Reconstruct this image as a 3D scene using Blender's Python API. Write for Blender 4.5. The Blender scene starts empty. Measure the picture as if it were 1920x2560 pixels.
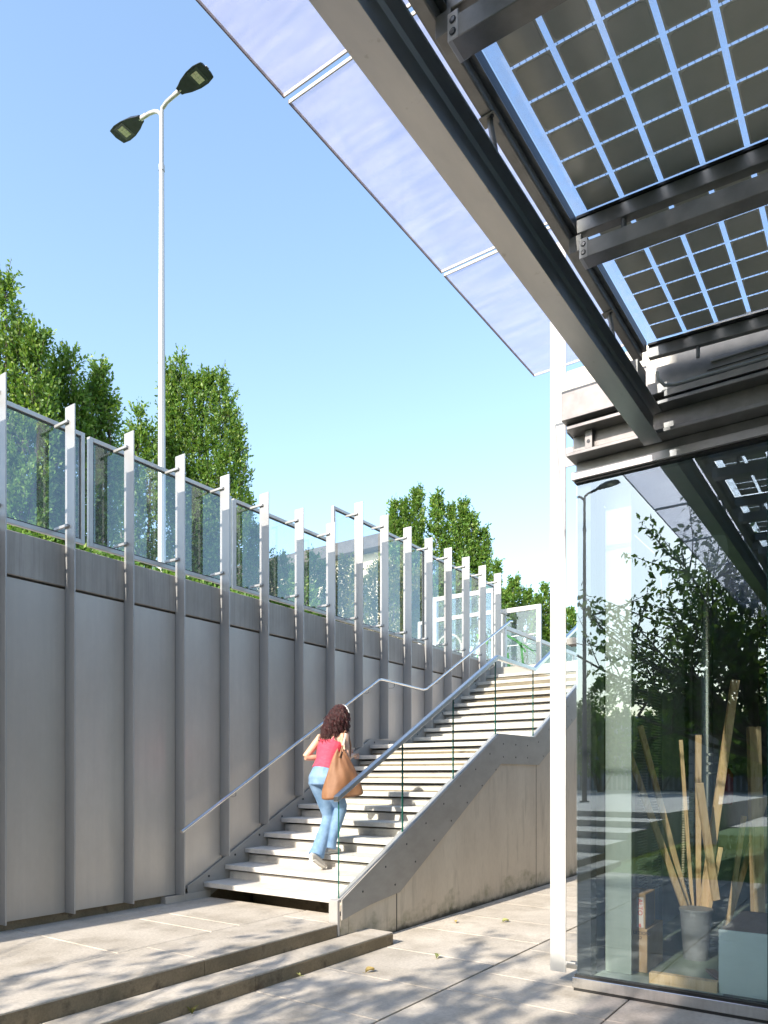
import bpy, bmesh, math, random
import numpy as np
from mathutils import Vector, Matrix, noise
random.seed(7); R = random.random
def U_(a, b): return random.uniform(a, b)
S = bpy.context.scene
COL = S.collection
# world axes: X runs along the retaining wall (away to the right), Y across it (away to the left), Z up
# ---------------------------------------------------------------- camera
cd = bpy.data.cameras.new('camera'); cam = bpy.data.objects.new('camera', cd); COL.objects.link(cam)
cam.location = (0, 0, 1.6)
cam.rotation_euler = (math.radians(90), 0, -math.atan2(0.8196549, 0.5728577))
cd.sensor_fit = 'HORIZONTAL'; cd.sensor_width = 24; cd.lens = 24 * 1820 / 1920
cd.shift_y = (1940 - 1280) / 1920; cd.clip_end = 3000; cd.clip_start = 0.05
S.camera = cam
# ---------------------------------------------------------------- sky and sun
SUN = Vector((-1, 0.054, 0.64)).normalized()
el = math.asin(SUN.z); az = math.atan2(SUN.x, SUN.y)
W = bpy.data.worlds.new('World'); S.world = W; W.use_nodes = True
nt = W.node_tree; bg = nt.nodes['Background']
sky = nt.nodes.new('ShaderNodeTexSky'); sky.sky_type = 'NISHITA'; sky.sun_disc = False
sky.sun_elevation = el; sky.sun_rotation = az % (2 * math.pi)
sky.air_density = 1.4; sky.dust_density = 1.5; sky.ozone_density = 2.0; sky.altitude = 100
nt.links.new(sky.outputs[0], bg.inputs[0]); bg.inputs[1].default_value = 0.15
sl = bpy.data.lights.new('sun', 'SUN'); sl.energy = 3.3; sl.angle = math.radians(0.5); sl.color = (1, 0.91, 0.77)
so = bpy.data.objects.new('sun', sl); COL.objects.link(so); so.location = (-20, 1, 14)
so.rotation_euler = SUN.to_track_quat('Z', 'Y').to_euler()
S.view_settings.view_transform = 'Standard'; S.view_settings.look = 'None'
S.view_settings.exposure = 1.36; S.view_settings.gamma = 1
S.render.engine = 'CYCLES'
S.cycles.max_bounces = 10; S.cycles.transparent_max_bounces = 32; S.cycles.caustics_reflective = False; S.cycles.caustics_refractive = False

# ---------------------------------------------------------------- materials
def newmat(name):
    m = bpy.data.materials.new(name); m.use_nodes = True
    return m, m.node_tree, m.node_tree.nodes['Principled BSDF']
def N(t, typ, **kw):
    n = t.nodes.new(typ)
    for k, v in kw.items(): setattr(n, k, v)
    return n
def noise_fac(t, scale=(1, 1, 1), sc=5., detail=6., lo=.35, hi=.65, rough=.6, coord='pos'):
    if coord == 'pos': src = N(t, 'ShaderNodeNewGeometry').outputs['Position']
    else: src = N(t, 'ShaderNodeTexCoord').outputs['Object']
    mp = N(t, 'ShaderNodeMapping'); mp.inputs['Scale'].default_value = scale
    t.links.new(src, mp.inputs[0])
    n = N(t, 'ShaderNodeTexNoise'); n.inputs['Scale'].default_value = sc; n.inputs['Detail'].default_value = detail; n.inputs['Roughness'].default_value = rough
    t.links.new(mp.outputs[0], n.inputs[0])
    mr = N(t, 'ShaderNodeMapRange'); mr.inputs[1].default_value = lo; mr.inputs[2].default_value = hi
    t.links.new(n.outputs[0], mr.inputs[0]); return mr.outputs[0]
def mixc(t, fac, a, b, mode='MIX'):
    m = N(t, 'ShaderNodeMix', data_type='RGBA', blend_type=mode)
    if isinstance(fac, float): m.inputs[0].default_value = fac
    else: t.links.new(fac, m.inputs[0])
    for i, c in ((6, a), (7, b)):
        if isinstance(c, tuple): m.inputs[i].default_value = (*c, 1)
        else: t.links.new(c, m.inputs[i])
    return m.outputs[2]
def mathn(t, op, a, b=None, clamp=False):
    m = N(t, 'ShaderNodeMath', operation=op, use_clamp=clamp)
    for i, c in ((0, a), (1, b)):
        if c is None: continue
        if isinstance(c, (int, float)): m.inputs[i].default_value = c
        else: t.links.new(c, m.inputs[i])
    return m.outputs[0]
def bump(t, p, h, strength=.2, dist=.01):
    b = N(t, 'ShaderNodeBump'); b.inputs['Strength'].default_value = strength; b.inputs['Distance'].default_value = dist
    t.links.new(h, b.inputs['Height']); t.links.new(b.outputs[0], p.inputs['Normal'])
def surf(name, c1, c2, rough=.7, metal=0., sc=4., scale=(1, 1, 1), bumps=.15, c3=None, sc3=1.2, scale3=(1, 1, 1), lo3=.55, hi3=.75, fine=None, rnd=0., lo=.35, hi=.65, isl=0.):
    m, t, p = newmat(name)
    c = mixc(t, noise_fac(t, scale, sc, lo=lo, hi=hi), c1, c2)
    if c3: c = mixc(t, noise_fac(t, scale3, sc3, lo=lo3, hi=hi3, detail=9), c, c3)
    f = noise_fac(t, scale, sc * 22, detail=3)
    if fine: c = mixc(t, mathn(t, 'MULTIPLY', f, fine), c, (0.02, 0.02, 0.02))
    if rnd:
        oi = N(t, 'ShaderNodeObjectInfo')
        v = mathn(t, 'ADD', mathn(t, 'MULTIPLY', oi.outputs['Random'], rnd), 1 - rnd / 2)
        h = N(t, 'ShaderNodeHueSaturation'); t.links.new(c, h.inputs['Color']); t.links.new(v, h.inputs['Value']); c = h.outputs[0]
    if isl:
        gi = N(t, 'ShaderNodeNewGeometry'); v = mathn(t, 'ADD', mathn(t, 'MULTIPLY', gi.outputs['Random Per Island'], isl), 1 - isl * .6)
        h = N(t, 'ShaderNodeHueSaturation'); t.links.new(c, h.inputs['Color']); t.links.new(v, h.inputs['Value']); c = h.outputs[0]
        c = mixc(t, mathn(t, 'MULTIPLY', noise_fac(t, (1, 1, 1), 45., lo=.66, hi=.72), .35), c, (.14, .12, .09))
    t.links.new(c, p.inputs['Base Color'])
    p.inputs['Roughness'].default_value = rough; p.inputs['Metallic'].default_value = metal
    if bumps: bump(t, p, f, bumps, .004)
    return m
M = {}
M['stone'] = surf('stone', (.49, .44, .375), (.61, .555, .485), .8, sc=1.7, c3=(.33, .29, .235), sc3=3.2, lo3=.48, hi3=.82, fine=.16, isl=.16, bumps=.3)
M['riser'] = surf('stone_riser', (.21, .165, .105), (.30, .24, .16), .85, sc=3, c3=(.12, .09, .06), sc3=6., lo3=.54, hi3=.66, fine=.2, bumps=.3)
M['tread'] = surf('tread_concrete', (.60, .575, .54), (.68, .655, .62), .75, sc=5, c3=(.42, .39, .34), sc3=6., lo3=.58, hi3=.8, fine=.12, bumps=.2, rnd=.05)
M['grout'] = surf('grout', (.16, .14, .12), (.22, .2, .17), .95, sc=20)
M['asphalt'] = surf('paving_far', (.34, .32, .29), (.42, .39, .36), .9, sc=1.)
M['panel'] = surf('cement_panel', (.47, .43, .385), (.57, .53, .48), .36, .15, sc=.9, scale=(1, 1, .5), c3=(.46, .43, .395), sc3=14., scale3=(1, 1, .03), lo3=.42, hi3=1.0, rnd=.14, bumps=.03, fine=.03)
M['coping'] = surf('coping_concrete', (.30, .27, .235), (.40, .365, .325), .6, sc=2.4, scale=(1, 1, .6), c3=(.21, .19, .175), sc3=34., scale3=(1, 1, .03), lo3=.46, hi3=.9, rnd=.14, bumps=.1)
M['sidewall'] = surf('cast_wall', (.60, .53, .44), (.68, .61, .51), .8, sc=1.6, scale=(1, 1, .4), c3=(.42, .37, .30), sc3=9., scale3=(1, 1, .15), lo3=.55, hi3=.8, fine=.06, bumps=.15)
M['stringer'] = surf('stringer_plate', (.34, .32, .295), (.40, .38, .355), .55, sc=3, scale=(1, 1, 2), fine=.05, bumps=.05)
M['fin'] = surf('painted_aluminium', (.36, .36, .365), (.41, .41, .415), .38, .35, sc=3, scale=(1, 1, .2), bumps=.02)
M['white'] = surf('white_paint', (.46, .46, .455), (.56, .56, .55), .45, sc=3, bumps=.02, c3=(.62, .61, .58), sc3=9., lo3=.6, hi3=.8)
M['frame'] = surf('screen_frame', (.46, .45, .44), (.53, .52, .51), .4, .4, sc=6, bumps=.02)
M['steel'] = surf('galvanised_steel', (.21, .205, .195), (.27, .265, .25), .42, .55, sc=9, c3=(.26, .24, .21), sc3=14., lo3=.62, hi3=.8, bumps=.06)
M['stainless'] = surf('stainless', (.62, .61, .60), (.70, .69, .68), .24, 1., sc=30, scale=(1, 1, .1), bumps=.02)
M['darksteel'] = surf('dark_steel', (.035, .04, .045), (.05, .055, .06), .4, .3, sc=8)
M['beam'] = surf('beam_paint', (.42, .42, .42), (.50, .495, .48), .34, 1., sc=5, scale=(.3, 1, 1), c3=(.26, .24, .21), sc3=20., lo3=.64, hi3=.8, bumps=.05)
M['black'] = surf('black_rubber', (.012, .012, .012), (.02, .02, .02), .6)
M['cloud_end'] = M['white']
M['grass'] = surf('grass', (.08, .17, .03), (.15, .28, .05), .9, sc=12, c3=(.03, .06, .015), sc3=2., bumps=.6)
M['soil'] = surf('soil', (.06, .045, .03), (.1, .08, .05), .95, sc=20, bumps=.5)
M['bark'] = surf('bark', (.11, .09, .07), (.2, .17, .14), .9, sc=14, scale=(1, 1, .25), bumps=.5)
M['wood'] = surf('pine_wood', (.70, .50, .24), (.82, .64, .38), .6, sc=3, scale=(6, 6, .6), c3=(.36, .21, .1), sc3=5., scale3=(7, 7, .7), rnd=.35)
M['card'] = surf('cardboard', (.42, .29, .15), (.50, .36, .2), .85, sc=9, bumps=.1)
M['carton'] = surf('grey_carton', (.16, .13, .10), (.22, .18, .14), .8, sc=9, bumps=.1)
M['floor_in'] = surf('resin_floor', (.20, .27, .19), (.26, .33, .24), .35, sc=2.5, c3=(.14, .18, .14), sc3=6.)
M['inside'] = surf('interior_wall', (.24, .26, .26), (.32, .34, .34), .8, sc=2, bumps=.03)
M['mint'] = surf('mint_board', (.62, .78, .75), (.68, .84, .81), .45, sc=1.5, bumps=.02)
M['pale'] = surf('pale_panel', (.27, .34, .30), (.34, .41, .365), .4, sc=1.5, scale=(3, 3, .3), bumps=.02)
M['cream'] = surf('cream_render', (.62, .55, .42), (.72, .65, .52), .85, sc=2, fine=.04)
M['roofgrey'] = surf('dark_fascia', (.07, .062, .058), (.10, .09, .085), .7, sc=3)
M['darkglass'] = surf('dark_window', (.05, .06, .07), (.08, .09, .1), .15, sc=3, bumps=0)
M['skin'] = surf('skin', (.62, .36, .25), (.68, .42, .30), .5, sc=20, bumps=.03)
M['denim'] = surf('denim', (.12, .23, .40), (.24, .38, .58), .85, sc=7, c3=(.14, .25, .42), sc3=9., bumps=.3)
M['pink'] = surf('pink_top', (.62, .05, .10), (.72, .08, .14), .8, sc=20, scale=(1, 1, 3), bumps=.25)
M['hair'] = surf('hair', (.022, .009, .010), (.075, .018, .018), .6, sc=30, bumps=.1)
M['leather'] = surf('tan_bag', (.21, .095, .045), (.28, .135, .065), .6, sc=7, c3=(.24, .11, .05), sc3=5., bumps=.25)
M['shoe'] = surf('shoe', (.5, .47, .43), (.62, .58, .54), .7, sc=20)
M['redp'] = surf('red_paint', (.5, .02, .015), (.6, .03, .02), .35, sc=5)
M['ink'] = surf('dark_ink', (.02, .02, .025), (.03, .03, .035), .6)
M['redink'] = surf('red_ink', (.65, .08, .05), (.7, .1, .07), .6)
M['paper'] = surf('paper', (.7, .68, .62), (.76, .74, .7), .7)
M['hose'] = surf('hose', (.50, .48, .32), (.60, .58, .42), .5, sc=20)
M['bin'] = surf('bin_plastic', (.22, .24, .24), (.27, .29, .29), .45, sc=5)
M['brown'] = surf('brown_board', (.20, .14, .10), (.26, .19, .14), .6, sc=4, scale=(1, 5, 1))
M['lamp'] = surf('lamp_housing', (.020, .026, .040), (.030, .038, .054), .42, .2, sc=8, bumps=.02)
M['led'] = surf('led_plate', (.55, .52, .38), (.66, .63, .5), .3, sc=60, scale=(1, 1, 1), bumps=.1)
M['pole'] = surf('pole_paint', (.40, .40, .40), (.47, .47, .47), .4, .3, sc=3, scale=(1, 1, .2), bumps=.02)
M['signblue'] = surf('sign_panel', (.48, .49, .56), (.54, .55, .62), .5, sc=2, bumps=.02)
M['greenpaint'] = surf('green_paint', (.16, .55, .10), (.24, .65, .16), .6, sc=5)
M['whitepaint'] = surf('white_line', (.8, .8, .8), (.85, .85, .85), .6, sc=5)
M['blue'] = surf('blue_bin', (.03, .07, .22), (.04, .09, .26), .4, sc=5)

# side wall moss near the foot, dark water marks
def mossy():
    m = M['sidewall']; t = m.node_tree; p = t.nodes['Principled BSDF']
    old = p.inputs['Base Color'].links[0].from_socket
    g = N(t, 'ShaderNodeNewGeometry'); sx = N(t, 'ShaderNodeSeparateXYZ'); t.links.new(g.outputs['Position'], sx.inputs[0])
    n = noise_fac(t, (1, 1, 1.5), 3.2, lo=.42, hi=.75, detail=8)
    zz = mathn(t, 'SUBTRACT', sx.outputs['Z'], mathn(t, 'MULTIPLY', n, .33))
    mr = N(t, 'ShaderNodeMapRange'); mr.inputs[1].default_value = .10; mr.inputs[2].default_value = -.12; t.links.new(zz, mr.inputs[0])
    spk = noise_fac(t, (1, 1, .7), 12., lo=.25, hi=.7, detail=10)
    f = mathn(t, 'MULTIPLY', mathn(t, 'MULTIPLY', mr.outputs[0], spk), .8)
    c = mixc(t, f, old, (.10, .11, .025))
    mr2 = N(t, 'ShaderNodeMapRange'); mr2.inputs[1].default_value = .05; mr2.inputs[2].default_value = .0; t.links.new(mathn(t, 'SUBTRACT', sx.outputs['Z'], mathn(t, 'MULTIPLY', n, .06)), mr2.inputs[0])
    c = mixc(t, mathn(t, 'MULTIPLY', mr2.outputs[0], .8), c, (.03, .028, .02))
    t.links.new(c, p.inputs['Base Color'])
mossy()

def glass(name, tint=(.93, .97, .96), base=.0, gain=1., rough=0., spec=(1, 1, 1), dirt=0.):
    m = bpy.data.materials.new(name); m.use_nodes = True; t = m.node_tree; t.nodes.clear()
    out = N(t, 'ShaderNodeOutputMaterial'); tr = N(t, 'ShaderNodeBsdfTransparent'); tr.inputs[0].default_value = (*tint, 1)
    gl = N(t, 'ShaderNodeBsdfGlossy'); gl.inputs['Roughness'].default_value = rough; gl.inputs[0].default_value = (*spec, 1)
    fr = N(t, 'ShaderNodeFresnel'); fr.inputs[0].default_value = 1.5
    f = mathn(t, 'ADD', mathn(t, 'MULTIPLY', fr.outputs[0], gain), base, True)
    gb = N(t, 'ShaderNodeNewGeometry'); f = mathn(t, 'MULTIPLY', f, mathn(t, 'SUBTRACT', 1., gb.outputs['Backfacing']))
    mx = N(t, 'ShaderNodeMixShader'); t.links.new(f, mx.inputs[0]); t.links.new(tr.outputs[0], mx.inputs[1]); t.links.new(gl.outputs[0], mx.inputs[2])
    last = mx.outputs[0]
    if dirt:
        df = N(t, 'ShaderNodeBsdfDiffuse'); df.inputs[0].default_value = (.8, .8, .8, 1)
        tl = N(t, 'ShaderNodeBsdfTranslucent'); tl.inputs[0].default_value = (.8, .8, .82, 1)
        ad = N(t, 'ShaderNodeMixShader'); ad.inputs[0].default_value = .6; t.links.new(df.outputs[0], ad.inputs[1]); t.links.new(tl.outputs[0], ad.inputs[2])
        d = mathn(t, 'MULTIPLY', noise_fac(t, (1, 1, 1), 18., lo=.3, hi=.8, detail=8), dirt)
        m2 = N(t, 'ShaderNodeMixShader'); t.links.new(d, m2.inputs[0]); t.links.new(last, m2.inputs[1]); t.links.new(ad.outputs[0], m2.inputs[2]); last = m2.outputs[0]
    t.links.new(last, out.inputs[0]); return m
M['gl_screen'] = glass('screen_glass', (.93, .96, .99), .09, 1.1, spec=(.85, .93, 1.), dirt=.03)
M['gl_rail'] = glass('railing_glass', (.96, .98, .97), .0, .8)
M['gl_front'] = glass('facade_glass', (.955, .975, .965), .17, 1.3, spec=(.70, .86, 1.))
M['gl_solar'] = glass('solar_glass', (.90, .94, 1.), .03, 1., dirt=.34)
def edge_glass():
    m, t, p = newmat('glass_edge'); p.inputs['Base Color'].default_value = (.01, .09, .07, 1); p.inputs['Roughness'].default_value = .15
    return m
M['gl_edge'] = edge_glass()
def awning_mat():
    m = bpy.data.materials.new('frosted_glass'); m.use_nodes = True; t = m.node_tree; t.nodes.clear()
    out = N(t, 'ShaderNodeOutputMaterial'); tr = N(t, 'ShaderNodeBsdfTransparent'); tr.inputs[0].default_value = (.93, .91, .95, 1)
    tl = N(t, 'ShaderNodeBsdfTranslucent'); df = N(t, 'ShaderNodeBsdfDiffuse'); gl = N(t, 'ShaderNodeBsdfGlossy'); gl.inputs['Roughness'].default_value = .05
    c = mixc(t, noise_fac(t, (9, 1.2, 1), 3., lo=.3, hi=.75, detail=9), (.84, .78, .82), (.46, .45, .54))
    c = mixc(t, noise_fac(t, (2, 1, 1), 40., lo=.66, hi=.74), c, (.35, .36, .42))
    t.links.new(c, tl.inputs[0]); t.links.new(c, df.inputs[0])
    m1 = N(t, 'ShaderNodeMixShader'); m1.inputs[0].default_value = .15; t.links.new(tl.outputs[0], m1.inputs[1]); t.links.new(df.outputs[0], m1.inputs[2])
    m2 = N(t, 'ShaderNodeMixShader'); t.links.new(mathn(t, 'ADD', mathn(t, 'MULTIPLY', noise_fac(t, (8, 1, 1), 2.5, lo=.2, hi=.8, detail=9), .13), .12), m2.inputs[0]); t.links.new(tr.outputs[0], m2.inputs[1]); t.links.new(m1.outputs[0], m2.inputs[2])
    fr = N(t, 'ShaderNodeFresnel'); fr.inputs[0].default_value = 1.5
    gb = N(t, 'ShaderNodeNewGeometry'); m3 = N(t, 'ShaderNodeMixShader'); t.links.new(mathn(t, 'MULTIPLY', fr.outputs[0], mathn(t, 'SUBTRACT', 1., gb.outputs['Backfacing'])), m3.inputs[0]); t.links.new(m2.outputs[0], m3.inputs[1]); t.links.new(gl.outputs[0], m3.inputs[2])
    t.links.new(m3.outputs[0], out.inputs[0]); return m
M['awning'] = awning_mat()
def cell_mat(name, a, b):
    m, t, p = newmat(name)
    c = mixc(t, noise_fac(t, (1, 1, 1), 7., lo=.3, hi=.7), a, b); t.links.new(c, p.inputs['Base Color'])
    p.inputs['Roughness'].default_value = .18; p.inputs['Specular IOR Level'].default_value = .5
    return m
M['cell'] = cell_mat('solar_cell', (.48, .485, .41), (.54, .54, .47))
M['cell_rim'] = cell_mat('solar_cell_rim', (.66, .665, .58), (.72, .725, .66))
def leaf_mat(name, a, b, tip, tr=.4):
    m = bpy.data.materials.new(name); m.use_nodes = True; t = m.node_tree; t.nodes.clear()
    out = N(t, 'ShaderNodeOutputMaterial'); g = N(t, 'ShaderNodeNewGeometry')
    rp = N(t, 'ShaderNodeValToRGB'); e = rp.color_ramp.elements
    e[0].position = 0; e[0].color = (*a, 1); e[1].position = .75; e[1].color = (*b, 1)
    n = e.new(1.); n.color = (*tip, 1)
    t.links.new(g.outputs['Random Per Island'], rp.inputs[0])
    df = N(t, 'ShaderNodeBsdfDiffuse'); tl = N(t, 'ShaderNodeBsdfTranslucent'); gl = N(t, 'ShaderNodeBsdfGlossy'); gl.inputs['Roughness'].default_value = .55
    big = noise_fac(t, (1, 1, .6), 1.1, lo=.3, hi=.7, detail=3)
    lc = mixc(t, big, mixc(t, .3, rp.outputs[0], (.02, .07, .01)), rp.outputs[0])
    t.links.new(lc, df.inputs[0])
    tc = mixc(t, .55, lc, (.26, .38, .04)); t.links.new(tc, tl.inputs[0])
    m1 = N(t, 'ShaderNodeMixShader'); m1.inputs[0].default_value = tr; t.links.new(df.outputs[0], m1.inputs[1]); t.links.new(tl.outputs[0], m1.inputs[2])
    m2 = N(t, 'ShaderNodeMixShader'); m2.inputs[0].default_value = .04; t.links.new(m1.outputs[0], m2.inputs[1]); t.links.new(gl.outputs[0], m2.inputs[2])
    t.links.new(m2.outputs[0], out.inputs[0]); return m
M['leaf'] = leaf_mat('hornbeam_leaf', (.06, .15, .018), (.15, .31, .035), (.36, .46, .11))
M['leaf_y'] = leaf_mat('shrub_leaf', (.07, .11, .012), (.20, .20, .03), (.35, .28, .05))
M['leaf_d'] = leaf_mat('cherry_leaf', (.035, .08, .015), (.08, .16, .03), (.14, .22, .05), .42)

# ---------------------------------------------------------------- mesh building
class MB:
    def __init__(s): s.v = []; s.f = []
    def add(s, vs, fs):
        o = len(s.v); s.v += [tuple(v) for v in vs]; s.f += [tuple(i + o for i in f) for f in fs]
    def box(s, x0, x1, y0, y1, z0, z1):
        if x0 > x1: x0, x1 = x1, x0
        if y0 > y1: y0, y1 = y1, y0
        if z0 > z1: z0, z1 = z1, z0
        s.add([(x0, y0, z0), (x1, y0, z0), (x1, y1, z0), (x0, y1, z0), (x0, y0, z1), (x1, y0, z1), (x1, y1, z1), (x0, y1, z1)],
              [(0, 3, 2, 1), (4, 5, 6, 7), (0, 1, 5, 4), (1, 2, 6, 5), (2, 3, 7, 6), (3, 0, 4, 7)]); return s
    def prismY(s, pts, y0, y1):   # pts (x,z) counter-clockwise seen from -Y
        n = len(pts)
        s.add([(x, y0, z) for x, z in pts] + [(x, y1, z) for x, z in pts],
              [tuple(range(n)), tuple(reversed(range(n, 2 * n)))] + [((i + 1) % n, i, n + i, n + (i + 1) % n) for i in range(n)]); return s
    def prismX(s, pts, x0, x1):   # pts (y,z)
        n = len(pts)
        s.add([(x0, y, z) for y, z in pts] + [(x1, y, z) for y, z in pts],
              [tuple(reversed(range(n))), tuple(range(n, 2 * n))] + [(i, (i + 1) % n, n + (i + 1) % n, n + i) for i in range(n)]); return s
    def prismZ(s, pts, z0, z1):
        n = len(pts)
        s.add([(x, y, z0) for x, y in pts] + [(x, y, z1) for x, y in pts],
              [tuple(reversed(range(n))), tuple(range(n, 2 * n))] + [(i, (i + 1) % n, n + (i + 1) % n, n + i) for i in range(n)]); return s
    def tube(s, pts, rad, n=10, cap=True, sq=None):
        pts = [Vector(p) for p in pts]; k = len(pts)
        if not isinstance(rad, (list, tuple)): rad = [rad] * k
        rings = []; prev = None
        for i, p in enumerate(pts):
            if i == 0: d = (pts[1] - p).normalized()
            elif i == k - 1: d = (p - pts[i - 1]).normalized()
            else: d = ((pts[i + 1] - p).normalized() + (p - pts[i - 1]).normalized()).normalized()
            if prev is None:
                a = Vector((0, 0, 1)) if abs(d.z) < .9 else Vector((1, 0, 0))
                e1 = d.cross(a).normalized()
            else: e1 = (prev - d * prev.dot(d)).normalized()
            prev = e1; e2 = d.cross(e1)
            r = rad[i]
            rx, ry = r if isinstance(r, tuple) else (r, r)
            rings.append([p + e1 * rx * math.cos(2 * math.pi * j / n) + e2 * ry * math.sin(2 * math.pi * j / n) for j in range(n)])
        vs = [v for rg in rings for v in rg]; fs = []
        for i in range(k - 1):
            for j in range(n): fs.append((i * n + j, i * n + (j + 1) % n, (i + 1) * n + (j + 1) % n, (i + 1) * n + j))
        if cap: fs += [tuple(reversed(range(n))), tuple(range((k - 1) * n, k * n))]
        s.add(vs, fs); return s
    def bar(s, a, b, w, h, up=(0, 0, 1)):  # rectangular bar from a to b
        a = Vector(a); b = Vector(b); d = (b - a).normalized(); u = Vector(up); sd = d.cross(u).normalized(); u2 = sd.cross(d)
        vs = [p + sd * sx * w / 2 + u2 * sz * h / 2 for p in (a, b) for sx, sz in ((-1, -1), (1, -1), (1, 1), (-1, 1))]
        s.add(vs, [(0, 1, 2, 3), (7, 6, 5, 4), (0, 4, 5, 1), (1, 5, 6, 2), (2, 6, 7, 3), (3, 7, 4, 0)]); return s
    def disc(s, c, axis, r, t, n=16): # short cylinder
        c = Vector(c); a = Vector(axis).normalized(); return s.tube([c, c + a * t], r, n)
    def build(s, name, mat, parent=None, bevel=0., smooth=False, seg=1, kind=None):
        me = bpy.data.meshes.new(name); me.from_pydata(s.v, [], s.f)
        o = bpy.data.objects.new(name, me); COL.objects.link(o)
        if mat: me.materials.append(mat)
        if parent is not None:
            o.parent = parent; me.transform(Matrix.Translation(-PIV.get(parent.name, Vector((0, 0, 0)))))
        bm = bmesh.new(); bm.from_mesh(me); bmesh.ops.recalc_face_normals(bm, faces=bm.faces); bm.to_mesh(me); bm.free()
        if smooth:
            for p in me.polygons: p.use_smooth = True
            if hasattr(me, 'set_sharp_from_angle'): me.set_sharp_from_angle(angle=math.radians(40))
        if bevel:
            b = o.modifiers.new('bevel', 'BEVEL'); b.width = bevel; b.segments = seg; b.limit_method = 'ANGLE'
        if kind: o['kind'] = kind
        return o
PIV = {}
def thing(name, label, cat, loc=(0, 0, 0), group=None):
    o = bpy.data.objects.new(name, None); COL.objects.link(o); o.location = loc; o.empty_display_size = .2
    PIV[o.name] = Vector(loc)
    o['label'] = label; o['category'] = cat
    if group: o['group'] = group
    return o
def subof(o):
    PIV[o.name] = Vector((0, 0, 0)) if o.parent is None else PIV.get(o.parent.name, Vector((0, 0, 0))); return o
def tag(o, label, cat, group=None):
    o['label'] = label; o['category'] = cat
    if group: o['group'] = group
    return o
def struct(mb, name, mat, **k): return mb.build(name, mat, kind='structure', **k)
def text_mb(txt, size, origin, xdir, ydir, depth=.002, align='LEFT', name='t'):
    c = bpy.data.curves.new(name, 'FONT'); c.body = txt; c.size = size; c.extrude = depth / 2; c.align_x = align
    o = bpy.data.objects.new(name, c); COL.objects.link(o); bpy.context.view_layer.update()
    me = bpy.data.meshes.new_from_object(o.evaluated_get(bpy.context.evaluated_depsgraph_get()))
    X = Vector(xdir).normalized(); Y = Vector(ydir).normalized(); Z = X.cross(Y); O = Vector(origin)
    mb = MB(); mb.add([O + X * v.co.x + Y * v.co.y + Z * v.co.z for v in me.vertices], [tuple(p.vertices) for p in me.polygons])
    bpy.data.objects.remove(o); return mb

# ================================================================ SETTING
b = MB().box(-400, 400, -400, 400, -3, -.06); struct(b, 'ground', M['asphalt'])
# lower pavement: individual slabs over a grout bed
b = MB().box(-1.5, 30, -9, 4.19, -.055, -.012); struct(b, 'pavement_bed', M['grout'])
b = MB(); g = .0055
vl = [-9, -6.92, -5.71, -4.5, -3.29, -2.08, -.87, .34, 1.548]
def slabs(v0, v1, us, gv0=g, gv1=g):
    for a, c in zip(us[:-1], us[1:]): b.box(a + g, c - g, v0 + gv0, v1 - gv1, -.03, 0 + U_(-.001, .001))
ub = [-1.5] + [4.75 + (i - 6) * .93 if i != 7 else 5.335 for i in range(0, 9)]
ub = sorted(set([round(x, 3) for x in ub if x >= -1.5]))
for a, c in zip(vl[:-1], vl[1:]): slabs(a, c, ub[:-1] + [5.5])
slabs(1.548, 2.76, [-1.5, -.83, .1, 1.03, 1.96, 2.89, 3.82, 4.75, 5.338, 6.27, 7.2, 8.13, 9.06, 10, 12, 14, 16, 18, 20, 22, 24, 26, 28, 30], gv1=.009)
ua = [-1.5, -.81, .11, 1.03, 1.95, 2.87, 3.89, 4.70, 5.60, 6.54, 7.42, 8.37, 9.3, 10.2, 11.1, 12, 13, 14, 16, 18, 20, 22, 24, 26, 28, 30]
slabs(2.76, 4.19, ua, gv0=.009)
struct(b, 'pavement', M['stone'], bevel=.003)
# raised platform in front of the wall
b = MB().box(-2.2, 5.24, 4.2, 6.44, -.05, .225); struct(b, 'platform_bed', M['grout'])
b = MB()
for a, c in zip([-2.2, -1.35, .3, 1.98, 3.665], [-1.35, .3, 1.98, 3.665, 5.24]): b.box(a + .0015, c - .0015, 4.19, 4.874, .05, .24)
for a, c in zip([-2.2, -1.2, -.27, .66, 1.59, 2.5, 3.41, 4.35, 4.685], [-1.2, -.27, .66, 1.59, 2.5, 3.41, 4.35, 4.685, 5.6]): b.box(a + g, c - g, 4.888, 6.40, .2, .24)
b.box(5.24 + g, 5.60, 4.302, 4.872, .05, .24)
struct(b, 'platform', M['stone'], bevel=.005)
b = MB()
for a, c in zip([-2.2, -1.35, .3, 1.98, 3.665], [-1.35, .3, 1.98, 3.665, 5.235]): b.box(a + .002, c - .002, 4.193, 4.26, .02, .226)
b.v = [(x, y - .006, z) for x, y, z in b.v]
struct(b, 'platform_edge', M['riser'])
b = MB()
for a, c in zip([-2.2, -.55, .95, 2.4, 3.9], [-.55, .95, 2.4, 3.9, 5.72]): b.box(a + .002, c - .002, 3.894, 4.186, .1, .118)
struct(b, 'step', M['stone'], bevel=.004)
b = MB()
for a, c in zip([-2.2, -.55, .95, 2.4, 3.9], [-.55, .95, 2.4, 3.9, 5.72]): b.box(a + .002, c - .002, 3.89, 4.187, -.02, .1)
struct(b, 'step_edge', M['riser'], bevel=.002)
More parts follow.
